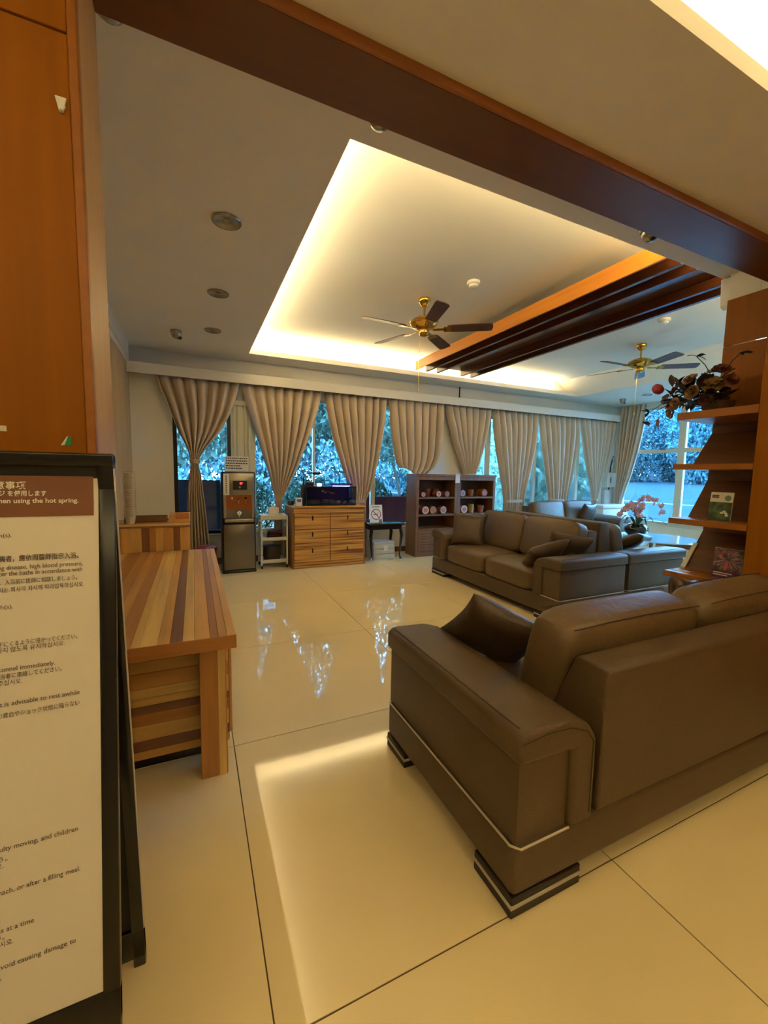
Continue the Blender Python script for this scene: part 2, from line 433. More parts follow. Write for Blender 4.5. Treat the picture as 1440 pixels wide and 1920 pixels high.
# ---- outdoors
M_ROAD = mat('asphalt', S(44, 60, 68), 1.0, var=0.08, vscale=(0.6, 0.6, 0.6), spec=0.0)
M_LINE = mat('road_paint', S(128, 128, 128), 1.0, spec=0.0)
M_SOIL = mat('soil', S(80, 78, 60), 0.95, var=0.2, vscale=(1, 1, 1))
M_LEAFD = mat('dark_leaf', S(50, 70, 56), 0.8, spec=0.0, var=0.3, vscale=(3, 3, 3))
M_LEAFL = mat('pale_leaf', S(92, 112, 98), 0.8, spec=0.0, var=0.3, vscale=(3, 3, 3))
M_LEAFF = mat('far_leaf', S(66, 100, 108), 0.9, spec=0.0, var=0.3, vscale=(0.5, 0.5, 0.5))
M_BARK = mat('bark', S(96, 88, 78), 0.9, var=0.25, vscale=(6, 6, 2))
M_SHADED = mat('black_shaded_wall', S(13, 12, 13), 1.0, spec=0.0)  # near black: shade under the eave put into the wall colour
M_MAROON = mat('maroon_wall', S(52, 20, 18), 1.0, spec=0.0)
b = B(); b.box(-8, 9.5, YF + 0.3, 60, -0.5, -0.15)
struct(b.obj('ground_garden', M_SOIL))
b = B(); b.prism([(9.2, -0.2), (60, 1.6), (60, 1.0), (9.2, -0.6)], 'y', -30, 60)
road = struct(b.obj('ground_road', M_ROAD))
def road_strip(y_of, x0, x1, wd):
    z = lambda x: -0.2 + (x - 9.2) * 1.8 / 50.8 + 0.006
    B().poly([(x0, y_of(x0), z(x0)), (x0, y_of(x0) + wd, z(x0)), (x1, y_of(x1) + wd, z(x1)), (x1, y_of(x1), z(x1))], [(0, 3, 2, 1)]).obj('road_line', M_LINE, road)
zz = lambda x: -0.2 + (x - 9.2) * 1.8 / 50.8 + 0.006
for x in (13.2, 20.0):
    B().poly([(x, -25, zz(x)), (x + 0.3, -25, zz(x + 0.3)), (x + 0.3, 40, zz(x + 0.3)), (x, 40, zz(x))], [(0, 1, 2, 3)]).obj('road_line', M_LINE, road)
def leaf_mesh(name, n, sx, sy, sz, leaf, m, hollow=0.45):
    vs, fs = [], []
    rnd = random.Random(hash(name) % 1000 + n)
    for i in range(n):
        while True:
            p = Vector((rnd.uniform(-1, 1), rnd.uniform(-1, 1), rnd.uniform(-1, 1)))
            if hollow < p.length < 1: break
        p = Vector((p.x * sx, p.y * sy, p.z * sz))
        e = Euler((rnd.uniform(0, 6), rnd.uniform(0, 6), rnd.uniform(0, 6))).to_matrix()
        l = leaf * rnd.uniform(0.6, 1.4)
        k = len(vs)
        vs += [p + e @ Vector(q) for q in ((-l, 0, 0), (0, -l * 0.45, 0.1 * l), (l, 0, 0), (0, l * 0.45, 0.1 * l))]
        fs.append((k, k + 1, k + 2, k + 3))
    me = bpy.data.meshes.new(name); me.from_pydata(vs, [], fs); me.materials.append(m)
    return me
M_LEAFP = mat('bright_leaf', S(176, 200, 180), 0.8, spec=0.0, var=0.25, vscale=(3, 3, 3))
M_LEAFM = mat('haze_tinted_leaf', S(98, 130, 134), 0.9, spec=0.0, var=0.2, vscale=(0.5, 0.5, 0.5))  # sky-lit haze behind the garden put into the leaf colour
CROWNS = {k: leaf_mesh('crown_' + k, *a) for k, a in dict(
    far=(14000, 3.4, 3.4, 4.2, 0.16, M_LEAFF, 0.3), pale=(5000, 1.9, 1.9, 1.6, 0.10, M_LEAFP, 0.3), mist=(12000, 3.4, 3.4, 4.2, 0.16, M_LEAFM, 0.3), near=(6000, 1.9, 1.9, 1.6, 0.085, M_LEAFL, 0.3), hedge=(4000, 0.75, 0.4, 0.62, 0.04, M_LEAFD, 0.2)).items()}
def tree(x, y, zb, kind, s, label, trunk_h, r, group, lean=0.0):
    t = thing('tree', label, 'tree', (x, y, zb), random.uniform(0, 6), group)
    B().tube([(0, 0, -0.1), (lean * 0.4, 0.05, trunk_h * 0.5), (lean, 0, trunk_h), (lean * 1.5, 0.1, trunk_h + 1.6 * s)], [r, r * 0.8, r * 0.65, r * 0.2], 8).obj('trunk', M_BARK, t)
    for a in range(4):
        an = a * 1.6 + random.random()
        B().tube([(lean * 0.8, 0, trunk_h * 0.85), (lean + 0.7 * s * math.cos(an), 0.7 * s * math.sin(an), trunk_h + 0.9 * s)], [r * 0.4, r * 0.12], 6).obj('branch', M_BARK, t)
    o = link('crown', CROWNS[kind], t, (lean * 1.3, 0, trunk_h + (2.6 if kind in ('far', 'mist') else 1.0) * s)); o.scale = (s, s, s)
    return t
FARPOS = [(44, 2), (43, 8.5), (45, 15), (42, 21), (44, 28), (38, 34), (31, 38), (46, -5), (47, 5.5), (48, 12), (47, 25), (47, 18.2), (40, 31), (46, 35), (50, 9), (50, 22)]
for i, (x, y) in enumerate(FARPOS):
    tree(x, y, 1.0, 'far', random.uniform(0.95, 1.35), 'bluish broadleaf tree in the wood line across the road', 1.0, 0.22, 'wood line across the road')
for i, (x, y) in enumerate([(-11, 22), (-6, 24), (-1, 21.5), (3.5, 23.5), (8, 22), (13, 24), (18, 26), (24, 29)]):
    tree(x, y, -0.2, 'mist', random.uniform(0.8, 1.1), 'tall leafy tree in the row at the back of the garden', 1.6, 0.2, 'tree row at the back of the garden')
tree(1.95, 9.4, -0.15, 'near', 1.0, 'garden tree with thick trunk behind the fish tank window', 2.7, 0.14, None)
tree(-0.4, 10.6, -0.15, 'near', 1.1, 'leafy garden tree outside the leftmost window', 2.3, 0.09, None)
tree(4.7, 9.0, -0.15, 'near', 0.9, 'thin leaning garden tree outside the window by the bookcase', 2.3, 0.05, None, 0.5)
tree(7.4, 10.5, -0.15, 'pale', 1.2, 'garden tree outside the window behind the far sofa', 1.6, 0.08, None)
for x, y, lb in ((10.4, 10.9, 'nearest'), (13.4, 13.6, 'middle'), (17.0, 17.0, 'farthest')):
    tree(x, y, -0.2, 'pale', 1.5, 'bushy tree beyond the room corner, %s of the three in that line' % lb, 0.5, 0.09, 'bushy trees beyond the room corner')
for i, (x, y) in enumerate([(-0.6, 8.2), (0.8, 8.3), (2.1, 8.15), (3.4, 8.3), (4.8, 8.2)]):
    hd = thing('hedge_shrub', 'clipped dark green shrub in the hedge outside the long window wall', 'shrub', (x, y, -0.15), 0, 'hedge outside the long window wall')
    o = link('foliage', CROWNS['hedge'], hd, (0, 0, 0.75)); o.scale = (0.86, 1.1, 1.15)
    B().tube([(0, 0, -0.05), (0, 0, 0.7)], 0.03, 6).obj('stem', M_BARK, hd)
struct(B().box(-1.6, 0.55, 7.3, 7.45, -0.15, 1.22, 0.01).obj('garden_wall_shaded', M_SHADED))  # low wall, darkened by colour for the eave's shade
struct(B().box(2.5, 4.6, 7.2, 7.35, -0.15, 0.93, 0.01).obj('garden_wall_maroon', M_MAROON))

# ================================================================== CURTAINS
def curtain(label, stops, y, folds, seed, tie=None, axis='x', amp=0.075, drop=None):
    rnd = random.Random(seed)
    n, rows = folds * 8, 46
    z_top, z_bot = stops[0][0], stops[-1][0]
    xc = (stops[0][1] + stops[0][2]) / 2
    ph = [rnd.uniform(-0.5, 0.5) for _ in range(folds + 2)]; am = [rnd.uniform(0.65, 1.25) for _ in range(folds + 2)]
    vs, fs = [], []
    w0 = stops[0][2] - stops[0][1]
    for r in range(rows + 1):
        z = z_top + (z_bot - z_top) * r / rows
        for k in range(len(stops) - 1):
            if stops[k][0] >= z >= stops[k + 1][0] - 1e-9: break
        t = (stops[k][0] - z) / (stops[k][0] - stops[k + 1][0])
        def cr(i):
            p = [stops[max(0, min(len(stops) - 1, q))][i] for q in (k - 1, k, k + 1, k + 2)]
            return 0.5 * (2 * p[1] + (p[2] - p[0]) * t + (2 * p[0] - 5 * p[1] + 4 * p[2] - p[3]) * t * t + (3 * p[1] - p[0] - 3 * p[2] + p[3]) * t ** 3)
        xl, xr = cr(1), cr(2)
        a = amp * (0.45 + 0.55 * min(1, (z_top - z) / 0.35)) * (0.55 + 0.45 * (xr - xl) / w0)
        for c in range(n + 1):
            u = c / n
            f = u * folds; i = int(min(f, folds - 1e-6)); q = am[i] * (1 - (f - i)) + am[i + 1] * (f - i)
            p = 2 * PI * f + ph[i] * (1 - (f - i)) + ph[i + 1] * (f - i)
            d = math.sin(p + 0.5 * math.sin(p))
            uu = u + 0.10 / folds * math.sin(p * 1.0 + 1.2)
            x = xl + (xr - xl) * max(0, min(1, uu))
            zz_ = z
            if drop: zz_ = z + drop(u, r / rows)
            vs.append((x - xc, a * q * d, zz_) if axis == 'x' else (a * q * d, x - xc, zz_))
    for r in range(rows):
        for c in range(n):
            k = r * (n + 1) + c
            fs.append((k, k + 1, k + n + 2, k + n + 1))
    me = bpy.data.meshes.new('fabric'); me.from_pydata(vs, [], fs); me.materials.append(CURT)
    for p in me.polygons: p.use_smooth = True
    root = thing('curtain', label, 'curtain', (xc, y, 0) if axis == 'x' else (y, xc, 0), 0, 'taupe satin curtains')
    o = link('fabric', me, root)
    md = o.modifiers.new('thickness', 'SOLIDIFY'); md.thickness = 0.003
    if tie:
        tx, tz, tw = tie
        b = B(); m_ = 20; ring = []
        pr = [(tw + 0.012, -0.028), (tw + 0.016, 0), (tw + 0.012, 0.028)]
        b.lathe(pr, (0, 0, 0), 20)
        b.xf(Matrix.Diagonal((1, 0.06 / (tw + 0.012) if tw > 0.06 else 1, 1, 1)))
        b.obj('tieback', TIE, root, (tx - xc, 0, tz) if axis == 'x' else (0, tx - xc, tz))
    B().tube([((-w0 / 2 + 0.01), 0, z_top + 0.01), ((w0 / 2 - 0.01), 0, z_top + 0.01)] if axis == 'x' else [(0, -w0 / 2 + 0.01, z_top + 0.01), (0, w0 / 2 - 0.01, z_top + 0.01)], 0.01, 6).obj('curtain_rail', WHITE, root)
    return root
CY = 6.37
Zt = 2.63
curtain('taupe curtain tied high in the far left corner beside the water dispenser', [(Zt, -.445, .62), (2.2, -.30, .49), (1.9, -.19, .33), (1.66, -.08, .14), (1.5, -.045, .06), (1.3, -.07, .09), (.9, -.10, .13), (.001, -.13, .20)], CY, 7, 1, (0.01, 1.5, .055))
curtain('taupe curtain gathered low behind the white trolley', [(Zt, .63, 1.83), (2.0, .80, 1.66), (1.5, .96, 1.47), (1.15, 1.06, 1.30), (.92, 1.115, 1.20), (.6, 1.09, 1.24), (.002, 1.06, 1.28)], CY, 8, 2, (1.157, .92, .045))
curtain('taupe curtain narrowing down behind the fish tank', [(Zt, 1.85, 2.94), (2.0, 1.98, 2.87), (1.5, 2.15, 2.77), (1.1, 2.30, 2.66), (.92, 2.36, 2.58), (.002, 2.32, 2.62)], CY, 8, 3, (2.47, .92, .10))
curtain('taupe curtain with its hem bunched up on top of the bookcase', [(Zt, 2.96, 4.06), (2.0, 3.02, 4.02), (1.7, 3.08, 3.98), (1.52, 3.13, 3.88), (1.42, 3.2, 3.74)], CY - 0.005, 7, 4, None, drop=lambda u, r: 0.06 * r * r * math.sin(5 * u + 1))
curtain('taupe curtain falling behind the right half of the bookcase', [(Zt, 4.08, 5.12), (2.0, 4.27, 5.0), (1.6, 4.45, 4.88), (1.4, 4.53, 4.80), (.002, 4.55, 4.78)], CY, 7, 5, (4.665, 1.38, .13))
curtain('taupe curtain hanging just right of the bookcase', [(Zt, 5.14, 6.28), (2.0, 5.25, 6.22), (1.5, 5.38, 6.12), (.9, 5.52, 6.0), (.002, 5.5, 6.02)], CY, 8, 6, (5.76, .88, .24))
curtain('taupe curtain behind the middle of the far sofa', [(Zt, 6.30, 7.45), (2.0, 6.42, 7.40), (1.5, 6.55, 7.32), (.9, 6.69, 7.2), (.002, 6.68, 7.2)], CY, 8, 7, (6.945, .88, .25))
curtain('taupe curtain tied narrow beside the white wall box', [(Zt, 7.47, 8.6), (2.0, 7.62, 8.47), (1.5, 7.80, 8.31), (1.1, 7.95, 8.18), (.88, 8.0, 8.12), (.002, 7.97, 8.15)], CY, 8, 8, (8.06, .88, .055))
curtain('taupe curtain swept back at the start of the right window', [(2.94, 5.75, 6.30), (2.4, 5.80, 6.30), (1.9, 5.89, 6.31), (1.4, 6.01, 6.31), (.95, 6.14, 6.30), (.78, 6.18, 6.28), (.002, 6.12, 6.30)], 8.68, 6, 9, (6.23, .78, .045), axis='y')

# ================================================================== CEILING FANS
def make_fan(label, loc, a0):
    t = thing('ceiling_fan', label, 'ceiling fan', loc, a0, 'brass ceiling fans')      # origin at ceiling
    B().lathe([(0.0, 0), (.062, 0), (.066, -.015), (.06, -.03), (.064, -.038), (.05, -.06), (.03, -.078), (.0, -.08)], n=28).obj('canopy', BRASS, t)
    B().tube([(0, 0, -.07), (0, 0, -.2)], .012, 10).obj('downrod', BRASS, t)
    B().lathe([(0, -.18), (.03, -.185), (.09, -.2), (.135, -.225), (.15, -.25), (.152, -.262), (.146, -.27), (.13, -.29), (.10, -.305), (.07, -.315), (0, -.316)], n=36).obj('motor_housing', BRASS, t)
    B().lathe([(.1505, -.236), (.156, -.243), (.1525, -.25)], n=36).obj('trim_ring', BRASS, t)
    B().lathe([(0, -.31), (.05, -.312), (.056, -.33), (.056, -.36), (.045, -.38), (.02, -.39), (0, -.39)], n=24).obj('switch_housing', BRASS, t)
    ch = B().tube([(.05, 0, -.37), (.052, 0, -.6), (.052, 0, -.95)], .0025, 6).obj('pull_chain', BRASS, t)
    B().lathe([(0, -.03), (.008, -.02), (.008, -.005), (0, 0)], (.052, 0, -.95), 8).obj('chain_pull', WHITE, ch)
    for k in range(5):
        an = 2 * PI * k / 5
        M_ = Matrix.Rotation(an, 4, 'Z')
        tilt = Matrix.Translation((0, 0, -.322)) @ Matrix.Rotation(math.radians(-13), 4, 'X')
        b = B(); b.box(.09, .24, -.02, .02, -.004, .004, .002, 1); b.box(.21, .29, -.045, .045, -.004, .004, .002, 1); b.xf(M_ @ tilt)
        ar = b.obj('blade_arm', BRASS, t)
        pts = [(.25, -.05), (.30, -.062), (.68, -.07), (.715, -.06), (.725, 0), (.715, .06), (.68, .07), (.30, .062), (.25, .05)]
        b = B(); b.prism(pts, 'z', .004, .011); b.xf(M_ @ tilt); b.obj('blade', BLADE, t)
    return t
make_fan('brass ceiling fan with dark wooden blades left of the timber ribs', (2.283, 4.02, TZ), math.radians(182))
make_fan('brass ceiling fan nearer the right window, right of the timber ribs', (5.75, 3.95, TZ), math.radians(178))

# ================================================================== SMALL CEILING FITTINGS
def downlight(x, y, label, z=H):
    t = thing('downlight', label, 'downlight', (x, y, z - 0.004), 0, 'recessed downlights')
    B().lathe([(.062, .003), (.09, .003), (.093, -.004), (.088, -.010), (.070, -.010), (.062, -.004)], n=32).obj('bezel', SILVER, t)
    B().lathe([(0, .001), (.062, .001), (.064, .0035), (0, .0035)], n=32).obj('reflector', GLASSY, t)
    B().lathe([(0, -.010), (.024, -.006), (.03, 0.001), (0, 0.001)], n=20).obj('bulb', SILVER, t)
downlight(.225, 2.98, 'round recessed downlight nearest the viewer at left')
downlight(.233, 4.17, 'round recessed downlight, middle of the left row of three')
downlight(.23, 5.27, 'round recessed downlight, farthest of the left row of three')
downlight(7.94, 5.27, 'small recessed downlight near the right window')
def dome(x, y, z, label, rz=0.0):
    t = thing('dome_camera', label, 'camera', (x, y, z - 0.001), rz, 'ceiling dome cameras')
    B().lathe([(0, 0), (.062, 0), (.064, -.012), (.058, -.022), (0, -.022)], n=28).obj('mount', SILVER, t)
    B().lathe([(.056, -.022), (.054, -.045), (.042, -.07), (.022, -.086), (0, -.09)], n=28).obj('dome', SILVER, t)
    B().lathe([(0, -.002), (.026, 0), (.024, .012), (0, .012)], n=18).obj('lens', GLASSY, t, (.026, -.026, -.070), (math.radians(-48), math.radians(140), 0))
dome(-.154, 5.497, H, 'silver dome camera on the ceiling near the far left corner', 0.6)
dome(.775, 1.80, H, 'silver dome camera half hidden behind the middle of the beam', -0.3)
dome(2.68, 1.84, H, 'silver dome camera behind the right end of the beam', -1.2)
dome(-.225, 1.79, H, 'dark dome camera tucked between the beam and left pillar', 0.2)
dome(7.97, 5.79, H, 'silver dome camera in the far right corner of the ceiling', 0.2)
def smoke(x, y, label):
    t = thing('smoke_detector', label, 'smoke detector', (x, y, TZ - 0.001), 0, 'smoke detectors on the tray ceiling')
    B().lathe([(0, 0), (.062, 0), (.064, -.022), (.056, -.030), (0, -.030)], n=28).obj('mount', WHITE, t)
    B().lathe([(.045, -.030), (.042, -.05), (.03, -.056), (0, -.056)], n=24).obj('sensor_cap', WHITE, t)
smoke(2.502, 3.461, 'white smoke detector in front of the left ceiling fan')
smoke(5.061, 3.222, 'white smoke detector right of the timber ribs')
# motion sensor on the corner of the right pillar
t = thing('motion_sensor', 'white wedge shaped sensor at the top corner of the right pillar', 'sensor', (3.90, 2.0, 2.83))
B().prism([(-.05, .14), (.05, .14), (.05, -.02), (.02, -.09), (-.03, -.07)], 'y', -.044, .03, .008).obj('body', WHITE, t)
B().box(-.01, .02, -.047, -.043, -.03, -.015).obj('lens', GLASSY, t)

# ================================================================== SOFAS
D_ = 0.915
FOOTM = mat('dark_foot_wood', S(34, 22, 18), 0.5)
STRIP = mat('matte_metal_strip', S(196, 190, 180), 0.35, 0.5)
SEAM = mat('leather_seam', S(58, 44, 30), 0.6)
def sofa_parts(L_, bh=.74, up=0.0):
    P = []
    x0 = -L_ / 2; ax = 0.33
    P.append(('base', B().box(x0, -x0, 0, D_, .07, .235, .018, 3).mesh('base', LEATHER), None))
    P.append(('back_frame', B().prism([(0.0, .237), (-.005, bh - .005), (.012, bh + .008), (.115, bh + .012), (.13, bh), (.31, .30), (.31, .237)], 'x', x0 + .365, -x0 - .365, .012, 3).mesh('back_frame', LEATHER), None))
    for s in (-1, 1):
        o = s * L_ / 2
        X = lambda d: o - s * d           # distance inwards from the outer side
        pts = [(X(-.008), .515), (X(-.010), .60), (X(.02), .622), (X(.20), .615), (X(.29), .585), (X(.33), .53), (X(.33), .237), (X(.222), .237), (X(.222), .512)]
        arm = B().prism(pts, 'y', -.012, D_ + .015, .02, 4).mesh('arm', LEATHER)
        seam = B()
        seam.tube([(X(.012), .02, .6215), (X(.014), D_ - .02, .6215)], .0022, 6)
        for yy in (-.0125, D_ + .0155):
            seam.tube([(X(.0), yy, .588), (X(.10), yy, .600), (X(.20), yy, .594), (X(.275), yy, .565), (X(.306), yy, .525), (X(.306), yy, .27)], .0022, 6)
        P.append(('arm', arm, ('seam', seam.mesh('seam', SEAM))))
        P.append(('arm_panel', B().box(min(X(.008), X(.221)), max(X(.008), X(.221)), .006, D_ - .004, .238, .511, .006, 2).mesh('arm_panel', LEATHER), None))
        P.append(('piping', B().tube([(X(.222), -.006, .240), (X(.02), -.006, .238), (X(-.002), .02, .238), (X(-.002), D_ - .02, .238), (X(.02), D_ + .004, .238), (X(.222), D_ + .004, .240)], .004, 8).mesh('piping', PIPING), None))
        for yy in (.0, D_ - .19):
            fx0, fx1 = sorted((X(-.002), X(.30)))
            f = B().box(fx0, fx1, yy, yy + .19, 0, .07, .003, 1).mesh('foot', FOOTM)
            st = B().box(fx0 - .003, fx1 + .003, yy - .003, yy + .193, .034, .047, .001, 1).mesh('metal_strip', STRIP)
            P.append(('foot', f, ('metal_strip', st)))
    iw = (L_ - 2 * ax) / 2
    for s in (-1, 1):
        P.append(('seat_cushion', B().puff((s * iw / 2, .615, .345), iw / 2 - .003, .325, .115, 7, (0, 0, .12)).mesh('seat_cushion', LEATHER2), None))
        b = B().puff((0, 0, 0), iw / 2 - .004, .10, .222 + up * .5, 7, (0, .25, .025)); b.xf(Matrix.Translation((s * iw / 2, .275, .64 + up)) @ Matrix.Rotation(math.radians(13), 4, 'X'))
        cs = B()
        for yo in (-.082, .082): cs.tube([(-iw / 2 + .05, yo, .2125 + up * .5), (-iw / 4, yo, .2195 + up * .5), (0, yo, .2225 + up * .5), (iw / 4, yo, .2195 + up * .5), (iw / 2 - .05, yo, .2125 + up * .5)], .0022, 6)
        cs.xf(Matrix.Translation((s * iw / 2, .275, .64 + up)) @ Matrix.Rotation(math.radians(13), 4, 'X'))
        P.append(('back_cushion', b.mesh('back_cushion', LEATHER2), ('seam', cs.mesh('seam', SEAM))))
    return P
SP = {2.24: sofa_parts(2.24, .80, .03), 2.40: sofa_parts(2.40), 2.241: sofa_parts(2.24, .885, .0)}
def sofa(label, loc, rz, L=2.24):
    t = thing('sofa', label, 'sofa', loc, rz, 'brown leather sofas')
    for n, me, sub in SP[L]:
        o = link(n, me, t)
        if sub: link(sub[0], sub[1], o)
    return t
sofa('brown leather sofa in the foreground, seen from behind', (.872 + 1.2, .885, 0), 0, 2.40)
sofa('brown leather sofa in mid room facing left, in front of the bookcase', (3.945, 2.69 + 1.12, 0), PI / 2)
sofa('brown leather sofa facing the right window, back to back with the middle sofa', (3.99, 2.69 + 1.12, 0), -PI / 2, 2.241)
sofa('sofa with bluish sheen under the far windows, facing the room', (6.52, 6.13, 0), PI)
# throw pillows
def pillow_mesh(s, th, seed):
    rnd = random.Random(seed); n = 22; vs, fs = [], []
    for side in (1, -1):
        for i in range(n + 1):
            for j in range(n + 1):
                u, v = 2 * i / n - 1, 2 * j / n - 1
                px = u * (1 - .10 * (1 - v * v)); pz = v * (1 - .10 * (1 - u * u))
                k = max(0, (1 - u ** 4) * (1 - v ** 4)) ** .55
                wr = .05 * math.sin(5 * u + 3 * v + seed) * (1 - abs(u)) + .04 * math.sin(9 * v - 4 * u + seed * 2) * abs(u)
                vs.append((px * s, side * th * k * (1 + wr), pz * s))
    m = (n + 1) ** 2
    for q in range(2):
        for i in range(n):
            for j in range(n):
                k = q * m + i * (n + 1) + j
                f = (k, k + 1, k + n + 2, k + n + 1)
                fs.append(f if q == 0 else f[::-1])
    bm = bmesh.new(); me = bpy.data.meshes.new('pillow'); me.from_pydata(vs, [], fs); bm.from_mesh(me)
    bmesh.ops.remove_doubles(bm, verts=bm.verts, dist=1e-4); bmesh.ops.recalc_face_normals(bm, faces=bm.faces); bm.to_mesh(me); bm.free()
    for p in me.polygons: p.use_smooth = True
    me.materials.append(PILLOW)
    return me
PM = [pillow_mesh(.225, .075, i) for i in range(3)]
def pillow(label, loc, rot, v=0):
    o = link('throw_pillow', PM[v], None, loc, tuple(math.radians(a) for a in rot))
    tag(o, label, 'pillow', 'leather throw pillows')
_e1 = Vector((.806, -.417, -.444)).normalized(); _e2 = Vector((.08, .66, -.72)); _e2 = (_e2 - _e1 * _e1.dot(_e2)).normalized(); _n = (-_e2).cross(_e1)
pillow('dark leather throw pillow in the left corner of the foreground sofa', (1.315, 1.545, .625), (0, 0, 0), 0)
_o = bpy.data.objects['throw_pillow']; _o.scale = (.95, .95, .86); _o.rotation_euler = Matrix((_e1, _n, -_e2)).transposed().to_euler()
pillow('brown throw pillow at the far right of the foreground sofa', (2.62, 1.36, .60), (-20, 12, 12), 1)
pillow('square brown throw pillow against the far arm of the middle sofa', (3.30, 4.47, .66), (-16, 4, -38), 2)
pillow('brown throw pillow slumped by the near arm of the middle sofa', (3.27, 3.14, .56), (-48, 14, 165), 1)
pillow('brown throw pillow propped upright between near arm and back of the middle sofa', (3.58, 3.13, .61), (-36, -8, 150), 0)
pillow('shiny throw pillow lying over the near arm of the window-facing sofa', (4.62, 3.16, .62), (62, 8, 20), 2)
pillow('small dark throw pillow at the right end of the far sofa', (7.02, 5.68, .66), (-16, 0, 190), 1)

# ================================================================== WATER DISPENSER
t = thing('water_dispenser', 'tall steel and black drinking water dispenser below a paper notice', 'water dispenser', (.535, 5.985, 0))
w2, dp = .215, .185
B().box(-w2, w2, -dp + .02, dp, .035, 1.37, .02, 3).obj('body', BLACK, t)
B().box(-w2 - .004, w2 + .004, -dp + .005, dp - .02, 0, .04, .012, 2).obj('plinth', BLACK, t)
B().box(-w2 + .02, w2 - .02, -dp - .002, -dp + .03, .05, .665, .008, 2).obj('lower_door', DSTEEL, t)
B().box(-w2 + .02, w2 - .02, -dp - .004, -dp + .03, 1.06, 1.35, .008, 2).obj('control_panel', STEEL, t)
B().box(-w2 + .02, -w2 + .055, -dp - .004, -dp + .03, .75, 1.06, .004, 1).obj('recess_side', STEEL, t)
B().box(w2 - .055, w2 - .02, -dp - .004, -dp + .03, .75, 1.06, .004, 1).obj('recess_side', STEEL, t)
B().box(-w2 + .055, w2 - .055, -dp + .012, -dp + .03, .87, 1.06).obj('tap_backplate', COPPER, t)
B().box(-w2 + .055, w2 - .055, -dp + .012, -dp + .03, .75, .87).obj('recess_back', DSTEEL, t)
B().box(-w2 + .03, w2 - .03, -dp - .06, -dp + .02, .70, .745, .01, 2).obj('drip_tray', STEEL, t)
sc = B().box(-.075, .105, -dp - .008, -dp - .003, 1.13, 1.25, .003, 1).obj('display', BLACK, t)
M_LED = mat('red_led', S(255, 30, 40), 0.4, emit=6, ecol=(1, .03, .05, 1))
text('07', .035, M_LED, sc, (.03, -dp - .0085, 1.203), align='CENTER', name='digits')
B().lathe([(0, 0), (.014, 0), (.014, .003), (0, .003)], (.012, -dp - .0115, 1.165), 16, axis='y').obj('button', STEEL, sc)
for i, x in enumerate((-.09, -.005, .08)):
    tp = B().tube([(x, -dp + .012, 1.0), (x, -dp - .03, 1.0), (x, -dp - .04, .985), (x, -dp - .04, .95)], .009, 8).obj('tap', CHROME, t)
    B().box(x - .012, x + .012, -dp - .055, -dp - .028, 1.008, 1.035, .004, 1).obj('lever', [WHITE, RED, MATS['black_shaded_wall']][i], tp)
b = B()
for k in range(5):
    a = 2 * PI * k / 5 + .3; b.puff((.0 + .018 * math.cos(a), -dp - .012, .82 + .018 * math.sin(a)), .013, .01, .013, 2.5, cuts=3)
b.tube([(0, -dp - .01, .815), (0, -dp - .01, .765)], .006, 6)
b.obj('white_knob', WHITE, t)
lb = B().box(-w2 + .022, -w2 + .095, -dp - .0065, -dp - .0042, 1.06, 1.34).obj('instruction_label', PAPER, t)
INK = mat('ink', S(52, 46, 44), 0.7)
b = B()
for k in range(10): b.box(-w2 + .05, -w2 + .066, -dp - .0072, -dp - .0066, 1.085 + k * .024, 1.098 + k * .024)
b.obj('print', INK, lb, smooth=False)
B().box(-.165, -.125, -dp - .004, -dp - .0021, .60, .615).obj('badge', RED, t)
# notice card on top of the dispenser
t = thing('notice_card', 'white paper notice with lines of writing on top of the dispenser', 'notice', (.535, 6.03, 1.371))
ca = B().box(-.155, .155, -.002, .002, 0, .205).obj('card', PAPER, t, rot=(math.radians(-5), 0, 0))
rr = random.Random(3); b = B()
for k in range(5):
    x = -.14; z = .18 - k * .034
    while x < (.13 if k < 3 else .05):
        wd = rr.uniform(.012, .03); b.box(x, min(.14, x + wd), -.0028, -.0021, z - .008, z + .008); x += wd + .007
b.obj('writing', INK, ca, smooth=False)
t = thing('plastic_tub', 'red plastic tub on the floor left of the water dispenser', 'tub', (.13, 6.0, 0))
B().lathe([(0, .0), (.11, .0), (.125, .30), (.118, .30), (.105, .012), (0, .012)], n=28).obj('bucket', RED, t)
B().lathe([(.112, .300), (.135, .305), (.135, .345), (.11, .36), (0, .362)], n=28).obj('lid', RED, t)

# ================================================================== TROLLEY
t = thing('utility_trolley', 'slim white three-tier folding trolley beside the wooden dresser', 'trolley', (1.02, 6.08, 0))
tw, td = .175, .14
for z, d in ((.72, .05), (.42, .055), (.10, .055)):
    b = B(); b.box(-tw, tw, -td, td, z - d / 2, z - d / 2 + .006); b.box(-tw, tw, -td, -td + .006, z - d / 2, z + d / 2); b.box(-tw, tw, td - .006, td, z - d / 2, z + d / 2)
    b.box(-tw, -tw + .006, -td, td, z - d / 2, z + d / 2); b.box(tw - .006, tw, -td, td, z - d / 2, z + d / 2)
    b.obj('tray', WHITEM, t, smooth=False)
B().box(-tw - .01, tw + .01, -td - .01, td + .01, .746, .762, .004, 1).obj('lid', WHITEM, t)
for sx in (-1, 1):
    for sy in (-1, 1):
        B().box(sx * (tw + .004) - .012, sx * (tw + .004) + .012, sy * td - .009, sy * td + .009, .05, .745, .003, 1).obj('post', WHITEM, t)
        cs = B().lathe([(0, -.012), (.022, -.012), (.024, 0), (.022, .012), (0, .012)], (sx * tw, sy * td, .0245), 16, axis='x').obj('caster', BLACK, t)
        B().box(sx * tw - .014, sx * tw + .014, sy * td - .008, sy * td + .008, .035, .052, .002, 1).obj('fork', CHROME, cs)
for sx in (-1, 1):
    B().tube([(sx * (tw + .003), -td, .70), (sx * (tw + .003), td, .45)], .008, 6).obj('brace', WHITEM, t)
